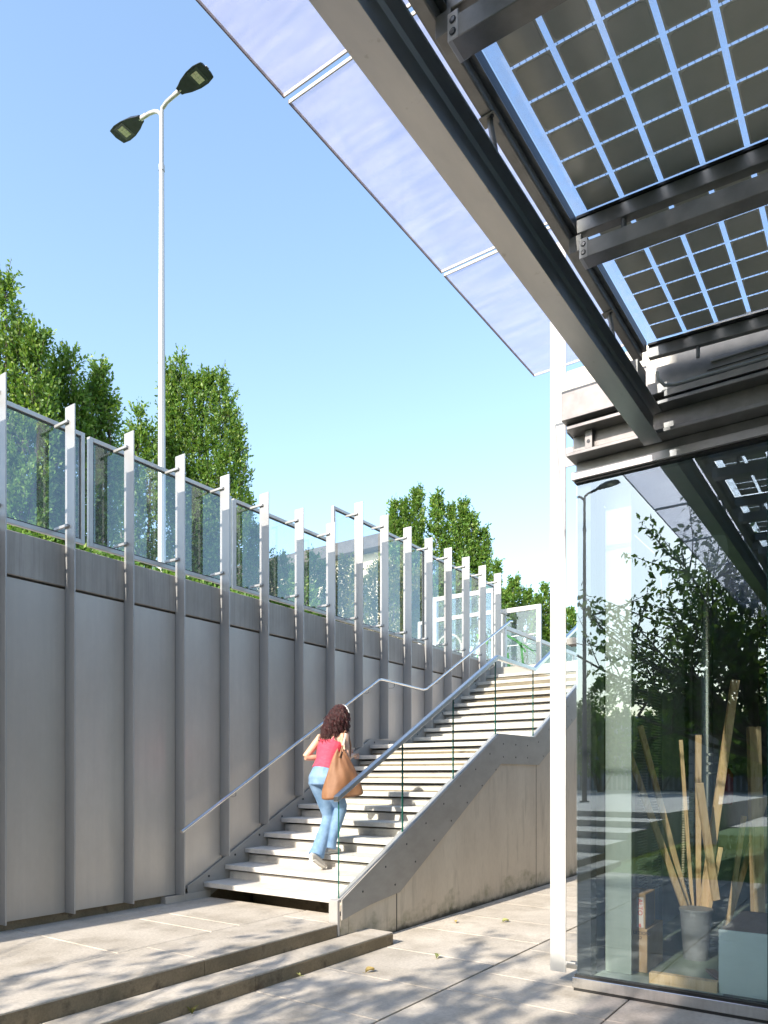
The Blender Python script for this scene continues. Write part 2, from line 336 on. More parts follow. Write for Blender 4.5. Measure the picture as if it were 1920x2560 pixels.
# steps and paving behind the viewer (seen reflected in the glass)
b = MB(); z = .24
for i, u in enumerate([-2.2, -3.6, -5.1, -6.6]):
    z += .13; nxt = [-3.6, -5.1, -6.6, -34][i]
    b.box(nxt, u, 4.19, 16, -.05, z)
struct(b, 'rear_steps', M['stone'], bevel=.004)
b = MB().box(-34, -14, -20, 4.188, -.05, 0.02); struct(b, 'rear_pavement', M['stone'])
b = MB()
nx, ny = 40, 36
vs = []; fs = []
for i in range(nx + 1):
    for j in range(ny + 1):
        x = -14 + 12.5 * i / nx; y = -16 + 20.15 * j / ny
        e = min(1, (x + 14) / 1., (-1.5 - x) / 1.5, (4.15 - y) / .8)
        vs.append((x, y, -.01 + max(0, e) * (.10 + .22 * (noise.noise(Vector((x * .25, y * .25, 0))) + .4))))
for i in range(nx):
    for j in range(ny): k = i * (ny + 1) + j; fs.append((k, k + ny + 1, k + ny + 2, k + 1))
b.add(vs, fs); lawn = struct(b, 'lawn', M['grass'], smooth=True)
# grass blades on the lawn
b = MB()
for _ in range(16000):
    x = U_(-8, -1.45); y = U_(-1, 4.1)
    e = min(1, (x + 14) / 1., (-1.5 - x) / 1.5, (4.15 - y) / .8)
    z0 = -.01 + max(0, e) * (.10 + .22 * (noise.noise(Vector((x * .25, y * .25, 0))) + .4)); a = U_(0, 6.28); h = U_(.03, .08); w = .004
    dx, dy = math.cos(a) * w, math.sin(a) * w; lx, ly = U_(-.03, .03), U_(-.03, .03)
    b.add([(x - dx, y - dy, z0 - .01), (x + dx, y + dy, z0 - .01), (x + lx, y + ly, z0 + h)], [(0, 1, 2)])
o = b.build('grass', M['leaf_y']); o['kind'] = 'stuff'; tag(o, 'short green lawn grass behind the paving', 'grass')
# upper ground
b = MB().box(-3.2, 12.6, 6.62, 120, -.05, 3.70); b.box(12.6, 120, 4.33, 120, -.05, 3.66)
struct(b, 'upper_ground', M['asphalt'])
b = MB().box(-3.1, 12.55, 7.6, 110, 3.69, 3.73); b.box(16.5, 110, 7.6, 110, 3.68, 3.73)
struct(b, 'upper_lawn', M['grass'])

# ================================================================ RETAINING WALL with fins
wall = thing('retaining_wall', 'long grey panelled retaining wall with a dark concrete coping and tall upright metal fins', 'wall', (3, 6.4, .24))
FU = [3.244 + .6383 * k for k in range(-7, 16)]
b = MB().box(-3.2, 13.2, 6.40, 6.6, -.05, 3.368); b.build('wall_core', M['riser'], wall)
joints = [u + .035 for u in FU] + [FU[-1] + .04 + .6]
for i in range(len(joints) - 1):
    a, c = joints[i] + .006, joints[i + 1] - .006
    # bottom of a panel follows the stair stringer
    def lo(u):
        if u < 5.28: return .322
        if u < 8.6: return .322 + max(0, (u - 5.38)) * .52
        if u < 9.86: return 2.05
        return 2.05 + (u - 9.86) * .51
    b = MB().prismY([(a, lo(a)), (c, lo(c)), (c, 3.348), (a, 3.348)], 6.36, 6.395); b.build('panel', M['panel'], wall, bevel=.002)
    b = MB().box(a - .003, c + .003, 6.355, 6.60, 3.372, 3.762); b.build('coping_block', M['coping'], wall, bevel=.006)
for k, u in enumerate(FU):
    kk = k - 7
    top = 5.047 if kk <= 7 else 5.525
    if kk <= 3: bot = .322
    else:
        if u < 8.6: bot = .50 + (u - 5.2) * .519 - .124
        elif u < 9.9: bot = 2.16
        else: bot = 2.17 + (u - 9.86) * .51
    b = MB().box(u - .006, u + .006, 6.20, 6.352, bot, top); b.box(u + .006, u + .034, 6.346, 6.352, bot, top)
    fin = subof(b.build('fin', M['fin'], wall, bevel=.0015))
    zb, zt = (3.93, 4.90) if kk <= 7 else (3.87, 5.36)
    for zz in (zb, zt):
        MB().box(u - .030, u - .0075, 6.285, 6.50, zz - .012, zz + .014).build('bracket', M['fin'], fin, bevel=.002)
    for zz in (3.45, 3.62): MB().box(u - .004, u + .028, 6.345, 6.36, zz - .012, zz + .012).build('clip', M['darksteel'], fin)
# glass screens on the coping
def screen(u0, u1, z0, z1, label):
    t = thing('glass_screen', label, 'glass screen', ((u0 + u1) / 2, 6.52, z0), 'glass screens standing above the wall coping')
    w = .042
    b = MB()
    y0, y1 = 6.50, 6.545
    b.box(u0, u0 + w, y0, y1, z0, z1).box(u1 - w, u1, y0, y1, z0, z1).box(u0 + w, u1 - w, y0, y1, z0, z0 + w).box(u0 + w, u1 - w, y0, y1, z1 - w, z1)
    b.build('frame', M['frame'], t, bevel=.003)
    b = MB(); e = .012
    b.box(u0 + w, u0 + w + e, y0 + .012, y1 - .012, z0 + w, z1 - w).box(u1 - w - e, u1 - w, y0 + .012, y1 - .012, z0 + w, z1 - w)
    b.box(u0 + w + e, u1 - w - e, y0 + .012, y1 - .012, z0 + w, z0 + w + e).box(u0 + w + e, u1 - w - e, y0 + .012, y1 - .012, z1 - w - e, z1 - w)
    b.build('gasket', M['darksteel'], t)
    MB().box(u0 + w + .004, u1 - w - .004, 6.521, 6.525, z0 + w + .004, z1 - w - .004).build('pane', M['gl_screen'], t)
    return t
screen(-1.2, 2.12, 3.872, 4.965, 'glass screen beyond the left edge behind the first fins')
screen(2.16, 4.178, 3.872, 4.965, 'leftmost framed glass screen cut by the picture edge')
screen(4.225, 6.108, 3.868, 4.955, 'framed glass screen in front of the lamp post')
screen(6.148, 8.0, 3.858, 4.945, 'low framed glass screen just before the wall steps up, with sky behind it')
screen(8.055, 10.53, 3.835, 5.44, 'first tall framed glass screen, in front of the cream building')
screen(10.57, 13.2, 3.81, 5.41, 'last tall framed glass screen next to the top of the stairs')
# clamps joining screens
# ================================================================ SIDE WALL (right of the stairs)
sw = thing('stair_side_wall', 'beige cast concrete wall under the stairs with green moss along its foot', 'wall', (8, 4.25, 0))
b = MB()
def stz(u):  # stringer lower edge
    if u < 5.3: return .268
    if u < 6.292: return .268 + (u - 5.3) * .1
    return None
b.prismY([(5.42, -.05), (30, -.05), (30, 3.64), (12.3, 3.64), (12.3, 3.1), (9.86, 1.80), (8.63, 1.80), (6.25, .42), (5.42, .42)], 4.19, 4.33)
b.build('wall_body', M['sidewall'], sw)
b = MB().box(6.215, 6.23, 4.1885, 4.20, 0, .45); b.build('joint', M['black'], sw)
b = MB().box(9.795, 9.81, 4.1885, 4.20, 0, 1.78); b.build('joint', M['grout'], sw)

# ================================================================ STAIRCASE
st = thing('staircase', 'straight concrete staircase climbing along the wall in two flights', 'staircase', (7, 5.2, .24))
def tread_z(i): return .415 + .1645 * min(i, 10) + (0 if i < 11 else (i - 10) * .16)
def tread_u(i): return 5.52 + .3145 * min(i, 10) + (0 if i < 11 else 1.2 + (i - 11) * .3145)
for i in range(21):
    u, z = tread_u(i), tread_z(i)
    d = .42
    if i == 10: d = 1.30
    if i == 20: d = .5
    y0, y1 = 4.275, 6.32
    if i == 20: y1 = 6.5
    MB().box(u, u + d, y0, y1, z - .055, z).build('tread', M['tread'], st, bevel=.004)
    if i < 20:
        dd = d if i == 10 else .3145
        MB().box(u + dd + .07, u + dd + .12, y0, y1, z - .003, tread_z(i + 1) - .08).build('riser', M['tread'], st, bevel=.003)
# first riser plinth, dark and recessed
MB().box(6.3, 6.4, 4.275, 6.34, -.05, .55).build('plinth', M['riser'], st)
# structural soffit
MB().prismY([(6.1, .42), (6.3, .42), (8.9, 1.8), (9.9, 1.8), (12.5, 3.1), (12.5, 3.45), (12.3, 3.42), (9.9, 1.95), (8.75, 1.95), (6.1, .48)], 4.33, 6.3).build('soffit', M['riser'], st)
# right stringer plate
top = [(5.30, .454), (8.586, 2.150), (9.731, 2.155), (12.62, 3.655), (13.6, 3.66)]
bot = [(13.6, 3.25), (12.75, 3.25), (9.87, 1.757), (8.635, 1.757), (6.27, .40), (5.75, .345), (5.30, .262)]
s1 = subof(MB().prismY(bot[::-1] + top[::-1], 4.176, 4.19).build('stringer_plate', M['stringer'], st, bevel=.002))
# front plate / end of stringer with white lit edge
MB().prismY([(5.262, .115), (5.292, .115), (5.292, .46), (5.255, .445), (5.255, .24)], 4.196, 4.30).build('end_plate', M['frame'], st, bevel=.002)
MB().prismY([(5.293, .119), (5.417, .119), (5.417, .33), (5.293, .30)], 4.192, 4.27).build('plinth_block', M['sidewall'], st)
# coping strip carrying the glass
prof = top
def lineoff(p, dz): return [(u, z + dz) for u, z in p]
MB().prismY(lineoff(prof, -.03) + lineoff(prof, .004)[::-1], 4.194, 4.262).build('glass_channel', M['frame'], st, bevel=.002)
# bolts
def topz(u):
    for (a, za), (c, zc) in zip(top[:-1], top[1:]):
        if a <= u <= c: return za + (zc - za) * (u - a) / (c - a)
    return top[-1][1]
for i in range(24):
    u = 5.62 + i * .385
    if u > 12.5: break
    for dz, du in ((-.13, 0), (-.33 if not 8.6 < u < 9.8 else -.30, .17 if not 8.6 < u < 9.8 else 0)):
        x = u + du; zz = topz(u) + dz
        if zz < .32: continue
        MB().disc((x, 4.1762, zz), (0, -1, 0), .011, .002, 14).disc((x, 4.1752, zz), (0, -1, 0), .006, .003, 8).build('bolt', M['darksteel'], s1)
# left stringer plate against the panels
tl = [(5.30, .40), (5.46, .47), (8.70, 2.145), (9.76, 2.145), (12.75, 3.72), (12.9, 3.72)]
MB().prismY([(5.30, .24), (5.6, .24), (8.8, 1.85), (9.8, 1.85), (12.9, 3.4)] + tl[::-1], 6.325, 6.34).build('wall_stringer', M['stringer'], st, bevel=.002)
for i in range(18):
    u = 5.6 + i * .4
    if u > 12.4: break
    zz = (.43 + (u - 5.52) * .517) if u < 8.7 else (2.1 if u < 9.7 else 2.12 + (u - 9.7) * .51)
    MB().disc((u, 6.325, zz), (0, -1, 0), .014, .003, 10).build('bolt', M['darksteel'], st)
MB().box(5.0, 5.62, 6.32, 6.40, .24, .315).build('plinth_block', M['panel'], st)

# balustrade right
ba = thing('glass_balustrade', 'frameless glass balustrade with a square stainless handrail on the open side of the stairs', 'balustrade', (5.3, 4.22, .45))
rl = [(5.262, 1.405), (8.60, 3.160), (9.80, 3.145), (12.75, 4.68), (13.6, 4.68)]
b = MB(); hw = .026
b.prismY([(u, z - .045) for u, z in rl] + [(u, z + .008) for u, z in rl][::-1], 4.195, 4.25)
b.build('handrail', M['stainless'], ba, bevel=.004)
def railz(u):
    for (a, za), (c, zc) in zip(rl[:-1], rl[1:]):
        if a <= u <= c: return za + (zc - za) * (u - a) / (c - a)
js = [5.30, 6.38, 7.455, 8.56, 9.765, 10.8, 11.8, 12.7, 13.58]
for a, c in zip(js[:-1], js[1:]):
    pb = [(a + .005, topz(a) - .02), (c - .005, topz(c) - .02)]; pt = [(c - .005, railz(c - .005) - .03), (a + .005, railz(a + .005) - .03)]
    pane = subof(MB().prismY(pb + pt, 4.216, 4.229).build('glass_pane', M['gl_rail'], ba))
    for u in (a + .005, c - .0065):
        MB().prismY([(u, topz(u)), (u + .0015, topz(u)), (u + .0015, railz(u) - .045), (u, railz(u) - .045)], 4.2155, 4.2295).build('glass_edge', M['gl_edge'], pane)
# left handrail
hr = thing('wall_handrail', 'round stainless handrail fixed along the finned wall above the stairs', 'handrail', (5.04, 6.1, 1.02))
pts = [(5.03, 6.1, 1.015), (8.58, 6.1, 2.985), (8.66, 6.1, 3.004), (9.80, 6.1, 2.965), (9.90, 6.1, 2.985), (13.0, 6.1, 4.605), (13.10, 6.1, 4.62)]
MB().tube(pts, .0215, 14).build('rail', M['stainless'], hr, smooth=True)
for u, z in ((5.8, 1.44), (7.08, 2.15), (8.35, 2.85), (9.0, 2.99), (10.3, 3.19), (11.56, 3.85), (12.83, 4.51)):
    MB().tube([(u, 6.1, z - .02), (u, 6.1, z - .06), (u, 6.13, z - .075), (u, 6.195, z - .075)], .007, 8).build('bracket', M['stainless'], hr, smooth=True)

# ================================================================ LAMPS
def lamp_head(parent, base, out, tilt):
    # housing in local frame: x along arm (outwards), y sideways, z up
    d = Vector(out).normalized(); sd = Vector((-d.y, d.x, 0)).normalized(); up = d.cross(sd) * -1
    up = sd.cross(d) * -1
    if up.z < 0: up = -up
    B = Vector(base)
    def P(x, y, z): return B + d * x + sd * y + up * z
    L = .75
    prof = [(0, .075), (.06, .09), (.2, .145), (.4, .19), (.58, .20), (L - .03, .175), (L, .165)]
    vs = []; n = len(prof)
    for x, w in prof:
        hh = .05 + .045 * math.sin(min(1, x / L * 1.1) * math.pi)
        bow = .03 * (1 if x == L else 0)
        vs += [P(x, -w, 0), P(x + bow, 0, 0), P(x, w, 0), P(x, w * .93, .02), P(x, w * .6, hh), P(x, -w * .6, hh), P(x, -w * .93, .02)]
    fs = []
    for i in range(n - 1):
        for j in range(7): fs.append((i * 7 + j, i * 7 + (j + 1) % 7, (i + 1) * 7 + (j + 1) % 7, (i + 1) * 7 + j))
    fs += [tuple(range(7)), tuple(reversed(range((n - 1) * 7, n * 7)))]
    b = MB(); b.add(vs, fs); h = subof(b.build('lamp_head', M['lamp'], parent, bevel=.004))
    def quad(x0, x1, y0, y1, z, th=.004):
        q = MB(); q.add([P(x0, y0, z), P(x1, y0, z), P(x1, y1, z), P(x0, y1, z), P(x0, y0, z - th), P(x1, y0, z - th), P(x1, y1, z - th), P(x0, y1, z - th)],
              [(0, 1, 2, 3), (7, 6, 5, 4), (0, 4, 5, 1), (1, 5, 6, 2), (2, 6, 7, 3), (3, 7, 4, 0)]); return q
    quad(.38, .64, -.155, .155, -.001).build('glass_cover', M['darkglass'], h)
    q = MB()
    for a in range(4):
        for c in range(2):
            e = quad(.435 + c * .075, .505 + c * .075, -.105 + a * .054, -.055 + a * .054, -.006); q.add(e.v, e.f)
    q.build('led_array', M['led'], h)
    MB().tube([P(-.14, 0, .015), P(.06, 0, .03)], .032, 12).build('spigot', M['frame'], h, smooth=True)
    q = quad(L - .01, L + .02, -.035, .035, .05, .012); q.build('latch', M['frame'], h)
def lamp(x, y, z0, ztop, yawdir, label, k=1., pm='pole'):
    t = thing('street_lamp', label, 'street lamp', (x, y, z0), 'double headed street lamps')
    H = ztop - z0
    MB().tube([(x, y, z0), (x, y, z0 + .05)], .16, 8).build('base', M[pm], t)
    MB().tube([(x, y, z0 + .03), (x, y, z0 + H * .86)], [.085, .047], 8).build('pole', M[pm], t)
    MB().tube([(x, y, z0 + H * .857), (x, y, z0 + H * .867)], .057, 14).build('collar', M[pm], t, smooth=True)
    d = Vector(yawdir).normalized()
    zt = z0 + H * .955
    b = MB().tube([(x, y, z0 + H * .865), (x, y, zt)], .042, 12)
    C0 = Vector((x, y, zt))
    def arm(sg, pts):
        return [C0 + d * sg * a + Vector((0, 0, c)) for a, c in pts]
    a1 = arm(1, [(0, -.05), (.02, .12), (.05, .12), (.14, .165), (.30, .18), (.48, .185)])
    a2 = arm(-1, [(0, -.12), (.03, .02), (.10, .10), (.20, .16), (.36, .20), (.60, .215)])
    b.tube(a1, .036, 12); b.tube(a2, .036, 12); b.build('arm', M[pm], t, smooth=True)
    lamp_head(t, a1[-1], d * 1 + Vector((0, 0, .02)), 0)
    lamp_head(t, a2[-1], -d * 1 + Vector((0, 0, .0)), 0)
lamp(8.96, 11.44, 3.72, 14.72, (.03, -1, 0), 'tall pale lamp post with two dark lamp heads rising behind the finned wall')
lamp(-12.2, 8.1, .76, 10.9, (.30, -.95, 0), 'double lamp post behind the viewer, seen only as a reflection in the glass', .6, 'darksteel')  # dark pole colour paints in its backlit silhouette; the pole itself is pale

# ================================================================ GLAZED BUILDING
bd = thing('glazed_pavilion', 'steel framed pavilion with a large reflecting glass front and workshop inside', 'building', (5.3, 1.95, 0))
b = MB().box(5.26, 5.33, -8, 1.962, .022, .10); b.build('bottom_rail', M['stainless'], bd, bevel=.003)
MB().box(5.27, 5.40, -8, 1.955, -.01, .02).build('sill_packer', M['black'], bd)
MB().box(5.275, 5.335, -8, 1.95, .1005, .118).build('gasket', M['black'], bd)
MB().box(5.25, 5.34, -8, 1.965, 3.803, 3.862).build('head_rail', M['frame'], bd, bevel=.003)
MB().box(5.275, 5.335, -8, 1.95, 3.786, 3.8025).build('gasket', M['black'], bd)
for k, (v0, v1) in enumerate([(.668, 1.945), (-.62, .660), (-1.9, -.628), (-3.2, -1.908), (-5, -3.208), (-8, -5.008)]):
    p = subof(MB().box(5.303, 5.315, v0, v1, .118, 3.786).build('glass_pane', M['gl_front'], bd))
    MB().box(5.301, 5.317, v0 - .004, v0, .118, 3.786).build('glass_edge', M['gl_edge'], p)
MB().box(5.318, 5.44, 1.838, 1.945, .10, 3.80).build('corner_post', M['darksteel'], bd, bevel=.003)
# fascia stack
MB().box(5.262, 5.33, -8, 1.932, 3.864, 3.925).build('fascia_strip', M['steel'], bd, bevel=.002)
ib = MB(); ib.box(5.12, 5.40, -8, 1.955, 3.93, 3.955).box(5.245, 5.26, -8, 1.80, 3.955, 4.125).box(5.12, 5.40, -8, 1.955, 4.125, 4.15)
ib.prismX([(1.955, 3.955), (1.80, 3.955), (1.80, 4.125), (1.955, 4.125)], 5.262, 5.40)
ib.build('edge_beam', M['steel'], bd, bevel=.003)
pl = subof(MB().box(5.20, 5.2445, 1.79, 1.845, 3.957, 4.123).build('end_plate', M['steel'], bd, bevel=.002))
MB().disc((5.1995, 1.817, 4.04), (-1, 0, 0), .013, .003).build('bolt', M['darksteel'], pl)
MB().box(5.15, 5.42, -8, 2.005, 4.215, 4.52).build('fascia_panel', M['steel'], bd, bevel=.004)
MB().box(5.22, 5.42, -8, 1.99, 4.152, 4.213).build('shadow_gap', M['darksteel'], bd)
MB().box(5.20, 5.42, -8, 1.985, 4.523, 4.60).build('gutter', M['steel'], bd, bevel=.003)
MB().box(5.125, 5.148, -8, 1.27, 4.17, 4.215).build('lower_angle', M['steel'], bd, bevel=.002)
MB().box(5.135, 5.149, -8, .98, 4.315, 4.335).build('slot_rail', M['beam'], bd, bevel=.001)
MB().box(5.144, 5.149, -8, 1.0, 4.268, 4.271).build('seam', M['black'], bd)
pts = [(5.02, 1.29, 4.30), (5.05, 1.285, 4.255), (5.11, 1.26, 4.235), (5.13, 1.2, 4.232), (5.13, 1.0, 4.232), (5.13, -8, 4.232)]
MB().tube(pts, .011, 8).build('conduit', M['bin'], bd, smooth=True)
# shell of the room
MB().box(5.45, 16, -8, 1.945, -.05, .095).build('floor', M['floor_in'], bd)
MB().box(5.42, 16, -8, 1.93, 3.80, 3.92).build('ceiling', M['inside'], bd)
MB().box(5.43, 16, -8, 1.93, 4.55, 4.65).build('roof', M['roofgrey'], bd)
MB().box(15.9, 16, -8, 1.93, .095, 3.80).build('back_wall', M['inside'], bd)
MB().box(5.46, 16, -8.1, -8.0, 0, 4.5).build('end_wall', M['inside'], bd)
MB().box(7.6, 15.9, 1.90, 1.945, .095, 3.80).build('side_wall', M['inside'], bd)
MB().box(5.97, 6.70, 1.915, 1.945, .095, 3.80).build('side_wall', M['pale'], bd)
MB().box(6.70, 7.6, 1.935, 1.945, .095, 3.80).build('side_wall', M['inside'], bd)
MB().box(5.56, 5.80, 1.90, 1.93, .096, 3.79).build('jamb_panel', M['pale'], bd)
MB().box(5.82, 5.95, 1.925, 1.945, .096, 3.79).build('jamb_panel', M['darksteel'], bd)
MB().box(5.36, 5.56, .95, 1.93, .0955, .108).build('inner_sill', M['pale'], bd)
MB().box(5.53, 5.545, 1.605, 1.80, .11, 3.79).build('partition_panel', M['pale'], bd, bevel=.002)
# interior uprights
for u, v in ((8.2, -.3), (9.6, 1.0), (11, 0.2), (9.2, -1.6)):
    MB().box(u, u + .05, v, v + .3, .096, 3.79).build('mullion', M['darksteel'], bd)
# blinds
for u0, u1, lb in ((6.76, 7.02, 'white venetian blind nearest the pale wall panel'), (7.24, 7.50, 'white venetian blind deeper inside the room')):
    b = MB(); z = .5
    while z < 3.0: b.box(u0, u1, 1.888, 1.91, z, z + .003); z += .026
    b.box(u0, u1, 1.885, 1.913, 3.0, 3.03)
    tag(b.build('window_blind', M['white']), lb, 'blind', 'blinds on the side windows')

# vertical fin beside the glass
fn = thing('corner_fin', 'tall slender white upright fin standing beside the glass corner', 'fin', (5.34, 2.1, .1))
b = MB().prismY([(5.345, .1), (5.357, .1), (5.357, 5.7), (5.345, 5.7)], 2.045, 2.170)
bl = b.build('blade', M['white'], fn, bevel=.002)
for z0, z1, d in ((3.955, 4.10, 1.80), (2.618, 2.650, 1.97), (.160, .186, 1.97)):
    MB().box(5.347, 5.355, d, 2.046, z0, z1).build('arm', M['white'], fn)
for z0, z1 in ((2.60, 2.655), (.150, .190)):
    MB().box(5.32, 5.43, 1.94, 2.03, z0 - .005, z1 - .012).build('lug', M['steel'], fn, bevel=.002)

# ================================================================ CANOPY
cn = thing('glass_canopy', 'overhead canopy of solar glass and frosted glass carried on steel beams', 'canopy', (3, 1.3, 4.4))
b = MB(); bx0 = -3.6; bx1 = 5.13
b.box(bx0, bx1, 1.283, 1.402, 3.870, 3.879).box(bx0, bx1, 1.283, 1.402, 4.070, 4.079).box(bx0, bx1, 1.340, 1.346, 3.879, 4.070)
b.build('main_beam', M['beam'], cn, bevel=.0015)
# fillet shading of web: rolled roots
b = MB()
for z, s_ in ((3.879, 1), (4.070, -1)):
    b.prismX([(1.340, z), (1.340, z + s_ * .014), (1.328, z)], bx0, bx1)
b.build('beam_root', M['beam'], cn)
# edge rail of stepped section
b = MB().box(bx0, 4.955, 1.362, 1.418, 4.360, 4.413); b.build('edge_rail', M['steel'], cn, bevel=.008, seg=2)
MB().box(bx0, 4.955, 1.337, 1.395, 4.4145, 4.420).build('glazing_angle', M['steel'], cn)
MB().box(bx0, 4.955, 1.3375, 1.345, 4.4205, 4.478).build('glazing_upstand', M['darksteel'], cn)
for u in (5.0 - 5.32 + .95, 1.45, 2.76, 4.33):
    MB().tube([(u, 1.343, 4.079), (u, 1.343, 4.105), (u, 1.385, 4.34), (u, 1.385, 4.362)], .0125, 12).build('strut', M['steel'], cn, smooth=True)
    q = subof(MB().box(u - .03, u + .03, 1.352, 1.425, 4.352, 4.3595).build('strut_plate', M['steel'], cn, bevel=.002))
    MB().disc((u - .015, 1.37, 4.352), (0, 0, -1), .009, .002).build('bolt', M['darksteel'], q)
# junction box at the end of the rail
MB().box(4.62, 4.80, 1.30, 1.36, 4.09, 4.20).build('junction_box', M['steel'], cn, bevel=.003)
def gz(v): return 4.488 - .05 * (1.337 - v)   # roof glass falls gently away from the edge
VEND = -4.3
def sheet(u0, u1, v0, v1, dz, th):
    q = MB(); a, c = gz(v0) + dz, gz(v1) + dz
    q.add([(u0, v0, a), (u1, v0, a), (u1, v1, c), (u0, v1, c), (u0, v0, a + th), (u1, v0, a + th), (u1, v1, c + th), (u0, v1, c + th)],
          [(0, 3, 2, 1), (4, 5, 6, 7), (0, 1, 5, 4), (1, 2, 6, 5), (2, 3, 7, 6), (3, 0, 4, 7)]); return q
for e in range(7):
    u1 = 4.985 - 1.333 * e; u0 = u1 - 1.285
    p = subof(sheet(u0, u1, VEND, 1.337, 0, .012).build('solar_pane', M['gl_solar'], cn))
    rim = MB(); cel = MB(); tick = MB()
    ncol = int((1.28 - VEND) / .1875)
    for i in range(7):
        for j in range(ncol):
            ce = 4.966 - 1.333 * e - i * .1822; c0 = ce - .1685
            v1 = 1.276 - j * .1875; v0 = v1 - .163
            q = sheet(c0, ce, v0, v1, -.0025, .001); rim.add(q.v, q.f)
            # rounded dark centre
            a, c, r = .008, .008, .018; pts = []
            for (cu, cv, a0) in ((ce - a - r, v1 - a - r, 0), (c0 + a + r, v1 - a - r, 90), (c0 + a + r, v0 + a + r, 180), (ce - a - r, v0 + a + r, 270)):
                for s_ in (0, 45, 90): an = math.radians(a0 + s_); pts.append((cu + r * math.cos(an), cv + r * math.sin(an)))
            n = len(pts); cel.add([(x, y, gz(y) - .0045) for x, y in pts] + [(x, y, gz(y) - .003) for x, y in pts], [tuple(reversed(range(n)))] + [(k, (k + 1) % n, n + (k + 1) % n, n + k) for k in range(n)])
            if i < 6:
                for k in range(6):
                    vv = v0 + .012 + k * .028; q = sheet(c0 - .014, c0 + .001, vv, vv + .0018, -.002, .001); tick.add(q.v, q.f)
    rim.build('solar_cells', M['cell_rim'], p); cel.build('cell_faces', M['cell'], p); tick.build('cell_wires', M['ink'], p)
# purlins: pairs of boxes under each pane joint
def vbar(u0, u1, z0, z1, v0, v1, name, mat, sl=.05, bev=.003):
    q = MB(); dz = sl * (v1 - v0)
    q.add([(u0, v0, z0 - dz), (u1, v0, z0 - dz), (u1, v1, z0), (u0, v1, z0), (u0, v0, z1 - dz), (u1, v0, z1 - dz), (u1, v1, z1), (u0, v1, z1)],
          [(0, 3, 2, 1), (4, 5, 6, 7), (0, 1, 5, 4), (1, 2, 6, 5), (2, 3, 7, 6), (3, 0, 4, 7)])
    return q.build(name, mat, cn, bevel=bev)
for e in range(6):
    uj = 3.652 - 1.333 * e
    vbar(uj - .012, uj + .045, 4.39, 4.462, VEND, 1.336, 'upper_purlin', M['steel'])
    vbar(uj - .020, uj + .052, 4.4635, 4.476, VEND, 1.334, 'glazing_gasket', M['black'], bev=0)
    vbar(uj - .055, uj + .038, 4.222, 4.305, VEND, 1.290, 'lower_purlin', M['steel'])
    q = subof(MB().box(uj - .0565, uj + .0395, 1.262, 1.305, 4.222, 4.322).build('purlin_end', M['frame'], cn, bevel=.002))
    for zz in (4.248, 4.290):
        MB().disc((uj - .057, 1.283, zz), (-1, 0, 0), .013, .002, 16).build('bolt', M['darksteel'], q)
        MB().disc((uj - .0595, 1.283, zz), (-1, 0, 0), .009, .0015, 12).build('bolt_head', M['stainless'], q)
    MB().box(uj - .04, uj + .04, 1.30, 1.365, 4.28, 4.362).build('cleat', M['steel'], cn, bevel=.002)
    for v in (1.10, -.1, -1.3): MB().tube([(uj + .012, v, 4.28), (uj + .012, v, 4.40)], .014, 10).build('spacer', M['steel'], cn, smooth=True)
vbar(4.985, 5.03, 4.385, 4.458, -8, 1.336, 'end_rail', M['steel'])
vbar(4.965, 5.03, 4.4595, 4.472, -8, 1.334, 'glazing_gasket', M['black'], bev=0)
for v in (1.03, -.2): MB().tube([(5.01, v, 4.30), (5.01, v, 4.392)], .012, 10).build('spacer', M['steel'], cn, smooth=True)
# frosted glass wing
for e in range(7):
    u1 = 4.99 - 1.333 * e; u0 = u1 - 1.305
    p = subof(MB().box(u0, u1, 1.40, 2.146, 4.520, 4.532).build('frosted_pane', M['awning'], cn))
    for ue in (u0, u1 - .006): MB().box(ue, ue + .006, 1.40, 2.146, 4.519, 4.533).build('pane_edge', M['paper'], p)
    MB().box(u0, u1, 2.1465, 2.150, 4.518, 4.534).build('pane_trim', M['brown'], p)
    MB().box(u0 + .2, u0 + .26, 1.36, 1.43, 4.413, 4.519).build('pane_support', M['steel'], p)

# ================================================================ THINGS INSIDE
def prism_box(x0, x1, y0, y1, z0, z1, **k): return MB().box(x0, x1, y0, y1, z0, z1)
t = thing('cardboard_box', 'tan cardboard box on the floor with handwriting on its narrow side', 'box', (5.9, 1.7, .1))
MB().box(5.70, 6.16, 1.535, 1.86, .0955, .428).build('carton', M['card'], t, bevel=.003)
text_mb('LEZIONI', .035, (5.6985, 1.64, .385), (0, -1, 0), (0, 0, 1)).build('writing', M['ink'], t)
text_mb('D', .035, (5.6985, 1.60, .35), (0, -1, 0), (0, 0, 1)).build('writing', M['ink'], t)
t = thing('cardboard_box', 'smaller box with red lettering stacked on top of the tan cardboard box', 'box', (5.9, 1.7, .43))
MB().box(5.70, 5.98, 1.550, 1.86, .4285, .70).build('carton', M['card'], t, bevel=.003)
MB().box(5.715, 5.95, 1.5475, 1.5495, .44, .69).build('side_label', M['carton'], t)
MB().box(5.697, 5.6995, 1.562, 1.612, .44, .67).build('front_label', M['paper'], t)
text_mb('ALTO', .05, (5.6955, 1.603, .66), (0, 0, -1), (0, -1, 0)).build('lettering', M['redink'], t)
q = MB(); q.prismX([(1.582, .468), (1.592, .468), (1.592, .452), (1.600, .452), (1.587, .441), (1.574, .452), (1.582, .452)], 5.694, 5.6965); q.build('arrow', M['redink'], t)
t = thing('plank_bin', 'round grey bin holding loose timber offcuts behind the glass', 'bin', (6.39, 1.33, .1))
MB().tube([(6.39, 1.33, .0955), (6.39, 1.33, .50)], [.095, .125], 24, cap=True).build('bin_body', M['bin'], t, smooth=True)
